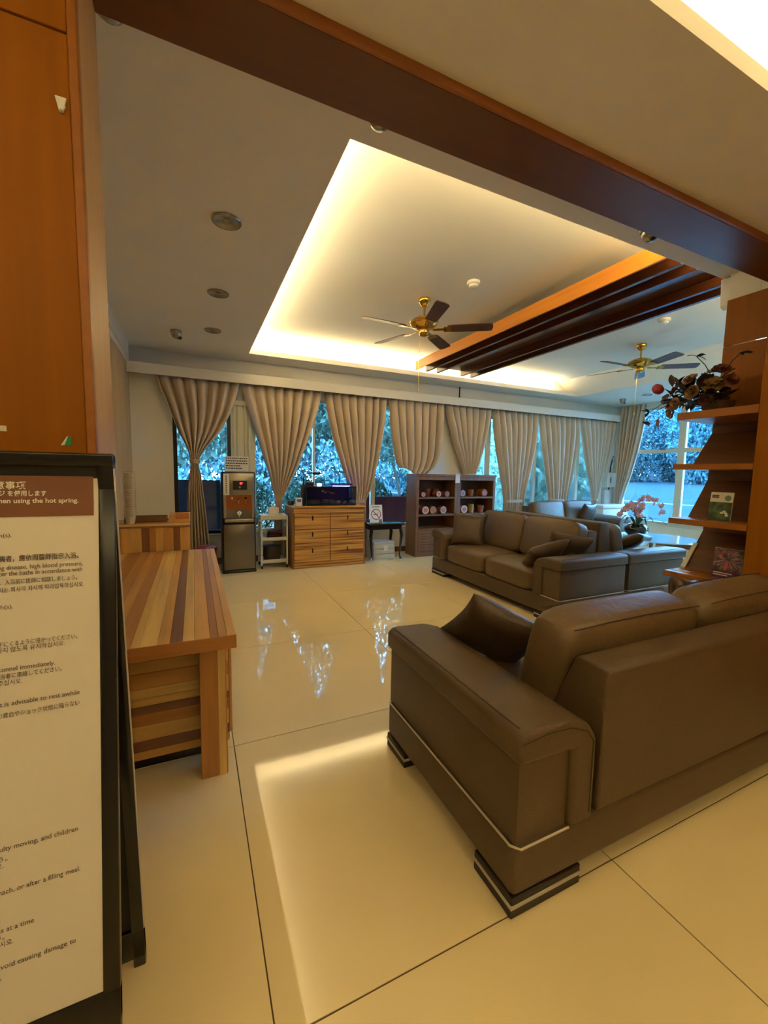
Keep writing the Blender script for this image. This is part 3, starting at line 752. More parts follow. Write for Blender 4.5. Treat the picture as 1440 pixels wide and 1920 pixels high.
B().tube([(-tw, -td - .006, .52), (-.02, -td - .006, .69)], .008, 6).obj('brace', WHITEM, t)
t = thing('tissue_box', 'white tissue box on the top tier of the trolley', 'box', (1.03, 6.08, .763))
B().box(-.07, .07, -.06, .06, 0, .10, .008, 2).obj('carton', PAPER, t)
B().puff((0, 0, .105), .03, .02, .03, 2.2, cuts=4).obj('tissue', WHITE, t)
t = thing('folded_cloth', 'dark wine red folded cloth on the middle tier of the trolley', 'cloth', (1.05, 6.08, .3985))
M_WINE = mat('wine_cloth', S(70, 30, 40), 0.8, bump=.4, bscale=30)
for k in range(3): B().puff((0, 0, .025 + k * .042), .11 - k * .006, .09, .021, 5, cuts=5).obj('fold', M_WINE, t)
t = thing('wire_basket', 'round dark basket on the bottom tier of the trolley', 'basket', (1.01, 6.08, .0795))
M_BASK = mat('dark_wicker', S(62, 52, 46), 0.8, bump=.6, bscale=60)
B().lathe([(0, .0), (.105, .0), (.128, .10), (.125, .21), (.115, .21), (.115, .10), (.095, .012), (0, .012)], n=28).obj('bowl', M_BASK, t)
B().lathe([(.113, .205), (.13, .21), (.13, .222), (.113, .222)], n=28).obj('rim', M_BASK, t)

# ================================================================== DRESSER WITH FISH TANK
t = thing('dresser', 'six-drawer banded wooden dresser carrying the fish tank', 'dresser', (1.79, 5.77, 0))
dw = .55
b = B(); b.box(-dw, -dw + .02, 0, .50, 0, .865); b.box(dw - .02, dw, 0, .50, 0, .865); b.box(-dw + .02, dw - .02, .01, .5, .03, .84)
b.obj('carcass', W_DSIDE, t, smooth=False)
B().box(-dw - .004, dw + .004, -.012, .505, .865, .892, .003, 1).obj('top_board', W_DRAW, t)
B().box(-dw + .02, dw - .02, -.004, .01, .0, .085, .002, 1).obj('plinth', W_DRAW, t)
B().box(-dw + .02, dw - .02, -.004, .01, .80, .864, .002, 1).obj('top_rail', W_DRAW, t)
for c in range(2):
    xa = -dw + .025 + c * (dw - .02); xb = xa + dw - .03
    for r in range(3):
        z0 = .092 + r * .236
        d = B().box(xa, xb, -.016, .009, z0, z0 + .228, .003, 1).obj('drawer', W_DRAW, t)
        B().box((xa + xb) / 2 - .009, (xa + xb) / 2 + .009, -.026, -.0165, z0 + .13, z0 + .195, .003, 1).obj('pull', [W_RIB, DARKW][c == 0], d)
M_TANK = mat('tank_glass', S(30, 36, 90), 0.3)
M_WATER = mat('tank_blue_glow', S(24, 30, 160), 0.3, emit=.6, ecol=(.02, .03, .5, 1))
t = thing('fish_tank', 'black fish tank glowing blue on top of the dresser', 'fish tank', (1.85, 6.02, .893))
B().box(-.37, .37, .16, .17, 0, .28).obj('back_glass', M_TANK, t, smooth=False)
B().box(-.37, .37, -.17, .17, 0, .012).obj('tank_base', BLACK, t, smooth=False)
M_TG = glass_mat('tank_front_glass', (.85, .88, .97, 1), .8)
B().box(-.37, .37, -.17, -.165, .012, .28).obj('front_glass', M_TG, t, smooth=False)
for s in (-1, 1): B().box(s * .3675 - .0025, s * .3675 + .0025, -.165, .16, .012, .28).obj('side_glass', M_TG, t, smooth=False)
B().box(-.375, .375, -.175, .175, .268, .284).obj('rim', BLACK, t, smooth=False)
M_ROCK = mat('rock', S(120, 112, 110), 0.8, var=.3, vscale=(20, 20, 20))
rr = random.Random(5)
for k in range(11):
    r_ = rr.uniform(.02, .045); B().puff((-.33 + .066 * k, rr.uniform(-.12, 0), .012 + r_ * .8), r_ * 1.3, r_, r_, 2.4, cuts=3).obj('rock', M_ROCK, t)
for k in range(5):
    x = -.12 + .04 * k; B().puff((x, -.08, .20 + rr.uniform(-.02, .02)), .017, .012, .012, 2.2, cuts=3).obj('coral', [M_ROCK, WHITE][k == 0], t)
bar = B().box(.0, .35, -.05, .05, .30, .325, .004, 1).obj('light_bar', BLACK, t)
M_BLUE = mat('blue_led', S(60, 80, 255), .3, emit=9, ecol=(.03, .05, 1, 1))
B().box(.02, .33, -.035, .035, .2965, .2995).obj('led_strip', M_BLUE, bar)
for s in (.03, .32): B().box(s - .006, s + .006, -.055, .055, .284, .30).obj('bracket', BLACK, bar)
l = bpy.data.lights.new('tank_light', 'AREA'); l.size = .3; l.size_y = .06; l.shape = 'RECTANGLE'; l.energy = 22; l.color = (.04, .06, 1)
lo = bpy.data.objects.new('tank_light', l); COL.objects.link(lo); lo.parent = t; lo.location = (.175, 0, .294)
B().box(-.36, -.24, -.02, .10, .284, .34, .005, 1).obj('filter_box', BLACK, t)
M_WLED = mat('white_led', S(255, 255, 255), .3, emit=5, ecol=(.8, .9, 1, 1))
B().puff((-.17, -.06, .305), .035, .02, .02, 2.4, cuts=4).obj('spot_lamp', M_WLED, t)
B().prism([(.1, .325), (.3, .325), (.26, .39), (.14, .39)], 'y', -.05, .05).obj('hood', CLEAR, t)
# gooseneck lamp clipped at the tank's left
t = thing('gooseneck_lamp', 'small black gooseneck lamp at the left end of the fish tank', 'lamp', (1.45, 5.95, .893))
B().box(-.05, .02, -.03, .05, 0, .30, .006, 2).obj('stand', BLACK, t)
B().tube([(-.01, 0, .30), (-.01, 0, .40), (.02, 0, .455), (.08, 0, .475), (.14, 0, .475)], .009, 8).obj('neck', BLACK, t)
B().puff((.185, 0, .47), .06, .028, .02, 4, cuts=4).obj('head', BLACK, t)
t = thing('round_lamp', 'flat black ring lamp on a thin stem at the right end of the fish tank', 'lamp', (2.08, 6.215, .893))
B().box(-.02, .02, -.015, .015, 0, .02, .003, 1).obj('foot', BLACK, t)
B().tube([(0, 0, .02), (0, 0, .44), (-.03, -.02, .49), (-.04, -.05, .50)], .006, 8).obj('stem', BLACK, t)
B().lathe([(0, .0), (.095, .002), (.1, .01), (.09, .018), (0, .022)], (-.04, -.09, .488), 24).obj('head', BLACK, t)
t = thing('dosing_box', 'small white box at the left edge of the dresser top', 'box', (1.355, 5.88, .893))
B().box(-.045, .045, -.03, .03, 0, .12, .006, 2).obj('body', WHITE, t); B().box(-.03, .03, -.032, -.03, .06, .10).obj('screen', DSTEEL, t)
t = thing('power_adapter', 'black adapter standing on the left rear edge of the dresser', 'adapter', (1.275, 6.1, .893))
B().box(-.03, .05, -.05, .05, 0, .07, .008, 2).obj('body', BLACK, t); B().tube([(.01, .05, .03), (.02, .12, .01), (.03, .15, .006)], .005, 6).obj('cord', BLACK, t)

# ================================================================== SIDE TABLE, NO SMOKING SIGN, DRAWER BOX
t = thing('side_table', 'black side table with curved legs between dresser and bookcase', 'table', (2.74, 6.06, 0))
B().box(-.31, .31, -.25, .22, .575, .60, .006, 2).obj('table_top', DARKW, t)
B().box(-.27, .27, -.22, .19, .50, .574, .004, 1).obj('apron', DARKW, t)
for sx in (-1, 1):
    for sy in (-1, 1):
        yy = -.205 if sy < 0 else .175
        B().tube([(sx * .25, yy, .52), (sx * .268, yy - .01 * (sy < 0), .40), (sx * .25, yy, .22), (sx * .238, yy, .08), (sx * .262, yy - .012 * (sy < 0), .022)], [.027, .028, .018, .014, .022], 10).obj('leg', DARKW, t)
t = thing('no_smoking_sign', 'white upright no smoking sign on the black side table', 'sign', (2.60, 5.93, .601), 0.08)
cd = B().box(-.115, .115, -.003, .003, 0.002, .285, .002, 1).obj('board', PAPER, t, rot=(math.radians(-8), 0, 0))
B().box(-.08, .08, -.02, .07, 0, .006, .002, 1).obj('base', CLEAR, t)
M_SRED = mat('sign_red', S(176, 60, 48), 0.6)
b = B()
n = 36
vo = [(.088 * math.cos(2 * PI * k / n), -.0036, .135 + .088 * math.sin(2 * PI * k / n)) for k in range(n)]
vi = [(.074 * math.cos(2 * PI * k / n), -.0036, .135 + .074 * math.sin(2 * PI * k / n)) for k in range(n)]
b.poly(vo + vi, [(k, (k + 1) % n, n + (k + 1) % n, n + k) for k in range(n)])
b.prism([(-.058, .187), (-.048, .197), (.058, .083), (.048, .073)], 'y', -.0039, -.0034)
b.obj('prohibition_ring', M_SRED, cd, smooth=False)
b = B(); b.box(-.045, .03, -.0034, -.0031, .128, .142); b.tube([(.03, -.0034, .143), (.04, -.0034, .16), (.03, -.0034, .175)], .003, 5)
b.obj('cigarette', INK, cd, smooth=False)
b = B(); b.box(-.07, .07, -.0036, -.0031, .245, .262); b.obj('caption', mat('sign_grey', S(140, 130, 120), .7), cd, smooth=False)
B().box(.045, .10, -.0036, -.0031, .005, .055).obj('corner_mark', mat('sign_olive', S(120, 110, 70), .7), cd, smooth=False)
t = thing('black_tray', 'low black dish on the side table beside the no smoking sign', 'dish', (2.63, 6.13, .601))
B().lathe([(0, 0), (.08, 0), (.10, .03), (.095, .034), (.075, .008), (0, .008)], n=24).obj('bowl', BLACK, t)
B().puff((.01, 0, .025), .05, .04, .018, 2.5, cuts=4).obj('black_cloth', BLACKM, t)
t = thing('red_lighter', 'tiny red object at the back left of the side table', 'lighter', (2.475, 6.18, .601))
B().box(-.012, .012, -.008, .008, 0, .06, .004, 2).obj('body', RED, t); B().box(-.01, .01, -.007, .007, .06, .075, .002, 1).obj('cap', CHROME, t)
t = thing('drawer_box', 'small white plastic drawer box on the floor under the side table', 'drawer box', (2.74, 6.06, 0))
b = B(); b.box(-.18, .18, -.15, .17, .0, .014); b.box(-.18, -.17, -.15, .17, .014, .27); b.box(.17, .18, -.15, .17, .014, .27); b.box(-.17, .17, .16, .17, .014, .27); b.box(-.185, .185, -.155, .175, .27, .285)
b.obj('frame', WHITE, t, smooth=False)
M_MILK = mat('milky_plastic', S(200, 198, 180), .35)
for k in range(3):
    d = B().box(-.168, .168, -.156, .15, .018 + k * .084, .096 + k * .084, .006, 2).obj('drawer', M_MILK, t)
    B().box(-.045, .045, -.166, -.156, .065 + k * .084, .08 + k * .084, .003, 1).obj('handle', WHITE, d)
B().box(-.02, .05, -.1672, -.1662, .15, .23).obj('sticker', PAPER, t, smooth=False)

# ================================================================== BOOKCASE
BX, BY = 4.12, 5.93
t = thing('bookcase', 'brown wooden double bookcase holding small round wares', 'bookcase', (BX, BY, 0))
hw, bd, bh = .81, .36, 1.385
B().box(-hw, -hw + .05, 0, bd, 0, bh, .004, 1).obj('side_panel', W_CASE, t)
B().box(hw - .05, hw, 0, bd, 0, bh, .004, 1).obj('side_panel', W_CASE, t)
B().box(-.06, .06, -.003, bd - .01, .0, bh - .04, .004, 1).obj('centre_stile', W_CASE, t)
B().box(-hw - .01, hw + .01, -.012, bd, bh - .04, bh, .004, 1).obj('top_board', W_CASE, t)
B().box(-hw + .05, hw - .05, -.002, .02, bh - .10, bh - .041, .003, 1).obj('top_rail', W_CASE, t)
B().box(-hw + .05, hw - .05, bd - .012, bd - .002, .02, bh - .041).obj('back_panel', W_CASEI, t, smooth=False)
B().box(-hw + .05, hw - .05, .0, .03, .0, .08, .003, 1).obj('plinth', W_CASE, t)
for (xa, xb) in ((-hw + .05, -.06), (.06, hw - .05)):
    for z in (1.0, .71, .47):
        B().box(xa, xb, .004, bd - .013, z - .03, z, .003, 1).obj('shelf', W_CASE, t)
    dr = B().box(xa + .004, xb - .004, .0, .022, .085, .435, .003, 1).obj('door', W_CASE, t)
    for k in range(7): B().puff(((xa + xb) / 2, -.002, .12 + k * .046), (xb - xa) / 2 - .03, .008, .019, 3.5, cuts=4).obj('slat', W_CASE, dr)
def ware(x, z, r, l, face, body, label, upright=False, yoff=.1):
    t = thing('cup', label, 'cup', (BX + x, BY + yoff, z + (0 if upright else r)), 0, 'round wares on the bookcase')
    if upright:
        B().lathe([(0, 0), (r * .8, 0), (r, l), (r * .9, l), (r * .72, .01), (0, .01)], n=20).obj('body', body, t)
        B().tube([(r * .95, 0, l * .8), (r * 1.5, 0, l * .65), (r * 1.45, 0, l * .3), (r * .85, 0, l * .2)], .006, 6).obj('handle', body, t)
    else:
        B().lathe([(0, -l / 2), (r * .96, -l / 2), (r, -l / 2 + .01), (r * .92, l / 2), (0, l / 2)], n=24, axis='y').obj('body', body, t)
        f = B().lathe([(0, 0), (r * .88, 0), (r * .88, .004), (0, .004)], (0, -l / 2 - .0045, 0), 24, axis='y').obj('round_end', face, t)
        B().lathe([(r * .45, 0), (r * .6, 0), (r * .6, .002), (r * .45, .002)], (0, -l / 2 - .0068, 0), 20, axis='y').obj('ring_mark', M_PINK, f)
M_PINK = mat('ware_pink', S(176, 120, 110), .4); M_PALE = mat('ware_pale', S(214, 196, 190), .3); M_LIL = mat('ware_lilac', S(186, 176, 196), .25)
M_WARE = mat('ware_wood', S(150, 84, 42), .4, var=.15, vscale=(20, 3, 20)); M_OCH = mat('ware_ochre', S(178, 136, 74), .4); M_TERR = mat('ware_terracotta', S(150, 78, 52), .5)
z1, z2 = 1.0005, .7105
ware(-.655, z1, .045, .12, M_LIL, M_TERR, 'lilac-ended cup lying leftmost on the upper left shelf', yoff=.10)
ware(-.37, z1, .052, .14, M_PALE, M_TERR, 'pale pink round-ended cup, middle of the upper left shelf', yoff=.09)
ware(-.20, z1, .050, .14, M_PINK, M_TERR, 'pink round-ended cup, rightmost on the upper left shelf', yoff=.09)
ware(-.46, z1, .046, .13, M_WARE, M_TERR, 'tall terracotta cup standing behind the pink ones on the upper left shelf', True, .24)
ware(-.29, z1, .046, .13, M_WARE, M_WARE, 'wooden cup standing behind the pink cups on the upper left shelf', True, .25)
ware(.125, z1, .06, .14, M_LIL, M_WARE, 'pale floral disc-ended cup at the left of the upper right shelf', yoff=.10)
ware(.36, z1, .058, .12, M_WARE, M_WARE, 'brown wooden mug standing mid upper right shelf', True, .14)
ware(.59, z1, .068, .15, M_WARE, M_WARE, 'large wooden cylinder lying at the right of the upper right shelf', yoff=.10)
ware(-.62, z2, .07, .10, M_PALE, M_TERR, 'white patterned round ware leftmost on the lower left shelf', yoff=.07)
ware(-.46, z2, .068, .10, M_OCH, M_WARE, 'ochre round ware, middle of the lower left shelf', yoff=.085)
ware(-.27, z2, .068, .10, M_LIL, M_TERR, 'shiny lilac round ware, rightmost on the lower left shelf', yoff=.07)
ware(-.64, z2, .045, .14, M_WARE, M_TERR, 'terracotta cup behind the white round ware on the lower left shelf', True, .25)
ware(.16, z2, .072, .10, M_PALE, M_PINK, 'pink and white round ware on the lower right shelf', yoff=.07)
ware(.38, z2, .055, .15, M_PALE, M_OCH, 'beige mug standing mid lower right shelf', True, .13)
ware(.58, z2, .065, .13, M_PALE, M_TERR, 'painted reddish mug at the right of the lower right shelf', True, .12)
t = thing('paper_tag', 'blank white paper tag hanging from the top middle of the bookcase', 'tag', (BX - .02, BY - .0125, 1.24))
B().box(-.045, .045, -.0025, -.0005, 0, .165).obj('sheet', PAPER, t, smooth=False); B().box(-.02, .02, -.0032, -.0026, .14, .16).obj('tape', MATS['clear_acrylic'], t, smooth=False)

# ================================================================== WHITE CHEST, ORCHID TABLE, WALL BOX
t = thing('chest_freezer', 'plain white chest in the far right corner behind the sofa arm', 'chest', (8.12, 6.0, 0))
B().box(-.40, .40, -.12, .24, .03, .72, .015, 3).obj('body', WHITE, t); B().box(-.41, .41, -.13, .245, .725, .80, .015, 3).obj('lid', WHITE, t)
for sx in (-1, 1):
    for yy in (-.09, .2): B().lathe([(0, 0), (.02, 0), (.02, .03), (0, .03)], (sx * .34, yy, 0), 12).obj('foot', BLACK, t)
M_PGL = mat('pale_glass_top', S(170, 196, 206), .06, spec=.8)
t = thing('round_table', 'low round glass-topped table with the orchid, by the right window', 'table', (6.35, 3.95, 0))
B().lathe([(0, .47), (.58, .47), (.59, .478), (.58, .486), (0, .486)], n=48).obj('table_top', M_PGL, t)
B().lathe([(0, 0), (.26, 0), (.27, .02), (.06, .05), (.045, .1), (.045, .46), (.16, .469), (0, .469)], n=28).obj('pedestal', CHROME, t)
t = thing('orchid', 'potted pink orchid with arching sprays on the round table', 'potted plant', (6.22, 4.14, .487))
M_POT = mat('black_glaze', S(24, 20, 22), .12, spec=.7); M_OLEAF = mat('orchid_leaf', S(60, 92, 60), .4); M_OSTEM = mat('orchid_stem', S(84, 88, 50), .5)
M_PET = mat('orchid_petal', S(206, 112, 120), .5, col2=S(244, 214, 206), vscale=(30, 30, 30))
B().lathe([(0, 0), (.09, 0), (.15, .05), (.165, .10), (.15, .155), (.11, .185), (.10, .18), (.135, .14), (0, .13)], n=30).obj('pot', M_POT, t)
for k in range(7):
    a = k * .95 + .3; l = .26 + .05 * (k % 3)
    vs, fs = [], []
    for i in range(9):
        s_ = i / 8; r = .03 + l * s_; z = .16 + .16 * math.sin(s_ * 2.4) - .06 * s_ * s_; wd = .032 * math.sin(PI * min(.97, .12 + .86 * s_))
        for q in (-1, 0, 1): vs.append((r * math.cos(a) - q * wd * math.sin(a), r * math.sin(a) + q * wd * math.cos(a), z + abs(q) * .008))
    for i in range(8):
        for q in range(2): fs.append((i * 3 + q, i * 3 + q + 1, i * 3 + q + 4, i * 3 + q + 3))
    B().poly(vs, fs).obj('leaf', M_OLEAF, t)
b = B()
for k in range(5):
    a = 2 * PI * k / 5 + PI / 2; c, s_ = math.cos(a), math.sin(a)
    b.poly([(0, 0, 0), (.022 * c - .016 * s_, -.004, .022 * s_ + .016 * c), (.045 * c, .004, .045 * s_), (.022 * c + .016 * s_, -.004, .022 * s_ - .016 * c)], [(0, 1, 2, 3)])
b.puff((0, -.006, 0), .008, .008, .008, 2.2, cuts=2)
BLOOM = b.mesh('blossom', M_PET)
rr = random.Random(11)
SPRAYS = [[(0, 0, .15), (-.01, .0, .35), (.02, 0, .52), (.10, -.02, .60), (.20, -.05, .60), (.30, -.09, .54), (.37, -.12, .44), (.40, -.14, .36)],
          [(0, 0, .15), (-.02, .01, .30), (-.06, .02, .42), (-.13, .03, .47), (-.20, .04, .45), (-.27, .05, .38), (-.30, .05, .32)],
          [(0, 0, .15), (.01, .02, .32), (.0, .03, .44), (-.05, .05, .50), (-.12, .06, .50), (-.18, .08, .44)],
          [(0, 0, .15), (.02, -.01, .30), (.04, -.03, .40), (.02, -.06, .47), (-.04, -.08, .49), (-.10, -.09, .43)]]
for pts in SPRAYS:
    st = B().tube(pts, [.006] * (len(pts) - 3) + [.004] * 3, 6).obj('stem', M_OSTEM, t)
    for i in range(2, len(pts)):
        for q in range(4):
            f_ = rr.random(); p = Vector(pts[i - 1]).lerp(Vector(pts[i]), f_)
            o = link('blossom', BLOOM, st, (p.x + rr.uniform(-.03, .03), p.y + rr.uniform(-.03, .03), p.z + rr.uniform(-.04, .025)), (rr.uniform(-.5, .5), rr.uniform(-.5, .5), rr.uniform(-.8, .5) - .4)); o.scale = (.95, .95, .95)
t = thing('wall_box', 'white metal box with a dark slot fixed to the wall in the far right corner', 'wall box', (8.62, 6.45, 1.16))
B().box(-.17, .17, -.09, .049, 0, .33, .01, 2).obj('body', WHITEM, t); B().box(-.09, -.06, -.093, -.0895, .10, .22, .002, 1).obj('slot', BLACK, t)
B().tube([(.05, .03, .33), (.05, .03, .45), (.09, .03, .62), (.12, .03, .70)], .012, 8).obj('conduit', BLACKM, t)
B().tube([(.04, .03, 0), (.04, .03, -.5), (.02, .03, -.75)], .012, 8).obj('pipe', BLACKM, t)
B().box(-.16, .0, -.02, .045, -.4, -.06, .006, 1).obj('lower_panel', WHITEM, t)

# ================================================================== MAGAZINE RACK ON THE RIGHT PILLAR
t = thing('magazine_rack', 'stepped wooden magazine rack with slanted boards on the right pillar', 'magazine rack', (3.305, 1.456, 0))
RL, RD = .498, .518      # length along Y, depth along X
tops = [1.876, 1.497, 1.09, .681]
for i, zt in enumerate(tops):
    th = .055 if i == 0 else .042
    B().box(0, RD, 0, RL, zt - th, zt, .002, 1).obj('shelf', W_SHELF, t)
    if i < 3:
        zb = tops[i + 1]
        hgt = (zt - th) - zb
        B().prism([(.25, 0), (.268, 0), (.485, .79 * hgt), (.470, .79 * hgt)], 'y', .004, RL - .001).xf(Matrix.Translation((0, 0, zb + .0005))).obj('slanted_board', W_PILH, t)
        B().box(.470, .519, .004, RL - .001, zb + .79 * hgt + .001, zt - th - .0005).obj('back_board', W_PILH, t, smooth=False)
def booklet(label, y0, w_, zb, h_, cover, lean=.217 / .265, th=.008, x0=.235):
    t2 = thing('booklet', label, 'booklet', (3.305 + x0, 1.456 + y0, zb + .001))
    ang = math.atan(lean)
    b = B().box(-th, 0, 0, w_, 0, h_, .001, 1)
    o = b.obj('pages', PAPER, t2, rot=(0, ang, 0))
    cover(o, th, w_, h_)
    return t2
M_PHOTO = mat('cover_green_photo', S(96, 120, 78), .35, col2=S(24, 40, 30), vscale=(22, 22, 22)); M_CREAM = mat('cover_cream', S(222, 212, 190), .4)
M_SEAL = mat('cover_seal', S(110, 140, 110), .5); M_PURP = mat('cover_purple', S(84, 30, 92), .35)
M_BURST = mat('cover_burst', S(200, 110, 90), .35)
_nt = M_BURST.node_tree; _b = _nt.nodes['Principled BSDF']
_tc = _nt.nodes.new('ShaderNodeTexCoord'); _mp = _nt.nodes.new('ShaderNodeMapping'); _mp.inputs['Location'].default_value = (0, -.09, -.13)
_gr = _nt.nodes.new('ShaderNodeTexNoise'); _gr.inputs['Scale'].default_value = 34
_rp = _nt.nodes.new('ShaderNodeValToRGB')
_rp.color_ramp.elements[0].color = S(48, 30, 56); _rp.color_ramp.elements[0].position = .30; _rp.color_ramp.elements[1].color = S(214, 96, 84); _rp.color_ramp.elements[1].position = .70
_e = _rp.color_ramp.elements.new(.48); _e.color = S(92, 96, 70); _e = _rp.color_ramp.elements.new(.58); _e.color = S(150, 80, 120)
_nt.links.new(_tc.outputs['Object'], _mp.inputs[0]); _nt.links.new(_mp.outputs[0], _gr.inputs['Vector']); _nt.links.new(_gr.outputs['Fac'], _rp.inputs[0]); _nt.links.new(_rp.outputs[0], _b.inputs['Base Color'])
def cov1(o, th, w_, h_):
    B().box(-th - .001, -th, .001, w_ - .001, .001, h_ * .655).obj('cover_photo', M_PHOTO, o, smooth=False)
    B().box(-th - .001, -th, .001, w_ - .001, h_ * .656, h_ - .001).obj('cover_top', M_CREAM, o, smooth=False)
    B().lathe([(0, 0), (.02, 0), (.02, .0008), (0, .0008)], (-th - .002, w_ * .22, h_ * .80), 20, axis='x').obj('seal', M_SEAL, o, smooth=False)
    b = B(); b.box(-th - .0016, -th - .0011, w_ * .62, w_ * .93, h_ * .86, h_ * .90); b.box(-th - .0016, -th - .0011, w_ * .62, w_ * .93, h_ * .80, h_ * .845); b.obj('title', INK, o, smooth=False)
    b = B()
    for (yy, z_) in ((.3, .33), (.22, .27), (.4, .28), (.18, .2)): b.puff((-th - .0015, w_ * yy, h_ * z_), .001, .011, .008, 2.3, cuts=3)
    b.obj('white_blossoms', M_CREAM, o)
def cov2(o, th, w_, h_):
    B().box(-th - .001, -th, .001, w_ - .001, h_ * .25, h_ - .001).obj('cover_art', M_BURST, o, smooth=False)
    B().box(-th - .001, -th, .001, w_ - .001, .001, h_ * .249).obj('cover_band', M_PURP, o, smooth=False)
    b = B(); b.box(-th - .0016, -th - .0011, w_ * .3, w_ * .95, h_ * .16, h_ * .19); b.box(-th - .0016, -th - .0011, w_ * .45, w_ * .95, h_ * .09, h_ * .12); b.obj('title', M_CREAM, o, smooth=False)
    b = B(); rr = random.Random(2)
    for k in range(30):
        a = rr.uniform(0, 2 * PI); r0, r1 = .015, rr.uniform(.05, .09); c = (w_ * .5, h_ * .62)
        y1, z1_ = c[0] + r1 * math.cos(a), c[1] + r1 * math.sin(a)
        if not (.004 < y1 < w_ - .004 and h_ * .27 < z1_ < h_ - .004): continue
        n_ = (-math.sin(a) * .002, math.cos(a) * .002)
        b.poly([(-th - .0014, c[0] + r0 * math.cos(a), c[1] + r0 * math.sin(a)), (-th - .0014, y1 + n_[0], z1_ + n_[1]), (-th - .0014, y1 - n_[0], z1_ - n_[1])], [(0, 1, 2)])
    b.obj('ray_burst', mat('cover_rays', S(206, 150, 170), .4), o, smooth=False)
def cov3(o, th, w_, h_):
    B().box(-th - .001, -th, .001, w_ - .001, .001, h_ - .001).obj('cover', M_CREAM, o, smooth=False)
booklet('booklet with cream top and green plant photo on the third tier of the rack', .155, .142, 1.09, .205, cov1, lean=.12, x0=.13)
booklet('thick booklet with colourful starburst and purple band on the lowest tier of the rack', .055, .18, .681, .215, cov2, lean=.10, th=.014, x0=.13)
booklet('plain cream booklet sticking out past the far end of the lowest rack tier', .478, .034, .681, .24, cov3)
t = thing('leaflet', 'white leaflet lying flat on the far corner of the lowest rack tier', 'leaflet', (3.36, 1.83, .6815))
B().box(0, .10, 0, .11, 0, .002).obj('sheet', PAPER, t, smooth=False); B().box(.085, .0999, .005, .105, .0021, .0026).obj('printed_band', MATS['black_shaded_wall'], t, smooth=False)

# ================================================================== ARTIFICIAL FLOWERS ON THE RACK
t = thing('flower_arrangement', 'dried-looking artificial rose arrangement on top of the magazine rack', 'flowers', (3.56, 1.84, 1.8765))
M_FL = [mat('petal_tan', S(146, 108, 66), .6, var=.2, vscale=(30, 30, 30)), mat('petal_rust', S(120, 62, 42), .6, var=.2, vscale=(30, 30, 30)), mat('petal_pink', S(190, 140, 128), .6), mat('petal_red', S(150, 30, 34), .5)]
M_FLEAF = mat('dry_leaf', S(66, 50, 36), .6, var=.2, vscale=(20, 20, 20)); M_FGRN = mat('dark_leaf_artificial', S(44, 52, 40), .5)
M_POTB = mat('basket_brown', S(110, 80, 54), .7, bump=.6, bscale=90)
B().lathe([(0, 0), (.075, 0), (.10, .09), (.09, .09), (.07, .02), (0, .02)], n=24).xf(Matrix.Translation((.04, -.0, 0)) @ Matrix.Diagonal((1, 1.1, 1, 1))).obj('basket', M_POTB, t)
def rose(c, r, m, rot):
    b = B()
    for k, (rr_, hh, op) in enumerate(((.35, .5, .1), (.6, .5, .3), (.85, .42, .65), (1.0, .25, 1.0))):
        for q in range(3 + k):
            a = 2 * PI * q / (3 + k) + k * .7; wd = 1.2 if k else 1.6; vs = []
            for i in range(4):
                for j in range(5):
                    s_ = i / 3; an = a + (j / 4 - .5) * wd * (1.1 - .25 * s_)
                    rad = rr_ * (.25 + .75 * s_ ** (1 / (1 + op))) * r; z = r * (hh * s_ * (1.25 - .5 * op * s_ * s_)) - .06 * r * abs(j - 2) * s_
                    vs.append((rad * math.cos(an), rad * math.sin(an), z))
            fs = [(i * 5 + j, i * 5 + j + 1, (i + 1) * 5 + j + 1, (i + 1) * 5 + j) for i in range(3) for j in range(4)]
            b.poly(vs, fs)
    b.obj('rose', m, t, c, rot)
D = math.radians
rose((-.09, -.02, .20), .070, M_FL[0], (D(25), D(-62), 0)); rose((-.10, .13, .26), .062, M_FL[0], (D(-20), D(-45), 0)); rose((-.04, -.04, .31), .060, M_FL[1], (D(20), D(-35), 0))
rose((-.10, .23, .20), .058, M_FL[1], (D(-40), D(-50), 0)); rose((.04, .04, .32), .06, M_FL[0], (0, D(-20), 0)); rose((-.13, .09, .16), .056, M_FL[0], (D(-10), D(-80), 0))
rose((.02, .20, .26), .05, M_FL[1], (D(-40), 0, 0)); rose((-.07, .32, .15), .045, M_FL[2], (D(-60), D(-20), 0)); rose((-.14, .20, .09), .05, M_FL[0], (D(-20), D(-90), 0)); rose((.08, .12, .28), .05, M_FL[1], (D(-10), D(20), 0))
rose((-.06, -.12, .22), .05, M_FL[1], (D(40), D(-50), 0)); rose((-.08, .27, .09), .055, M_FL[1], (D(-40), D(-70), 0)); rose((-.11, .01, .10), .05, M_FL[1], (D(0), D(-85), 0))
rose((-.24, .25, -.055), .045, M_FL[2], (D(-60), D(-100), 0)); rose((-.20, .19, .02), .05, M_FL[0], (D(-30), D(-95), 0))
b = B()
b.lathe([(0, 0), (.03, .02), (.042, .055), (.03, .09), (0, .105)], n=16); b.obj('tulip', M_FL[3], t, (-.05, .36, .21), (D(-50), 0, 0))
LEAFM = {}
for nm, m_ in (('dry', M_FLEAF), ('grn', M_FGRN)):
    vs = []
    for i in range(7):
        s_ = i / 6; wd = .028 * math.sin(PI * min(.98, .05 + s_ * .95))
        for q in (-1, 0, 1): vs.append((q * wd, s_ * .13, .03 * s_ - .04 * s_ * s_ + abs(q) * .008))
    LEAFM[nm] = B().poly(vs, [(i * 3 + q, i * 3 + q + 1, i * 3 + q + 4, i * 3 + q + 3) for i in range(6) for q in range(2)]).mesh('leaf', m_)
rr = random.Random(21)
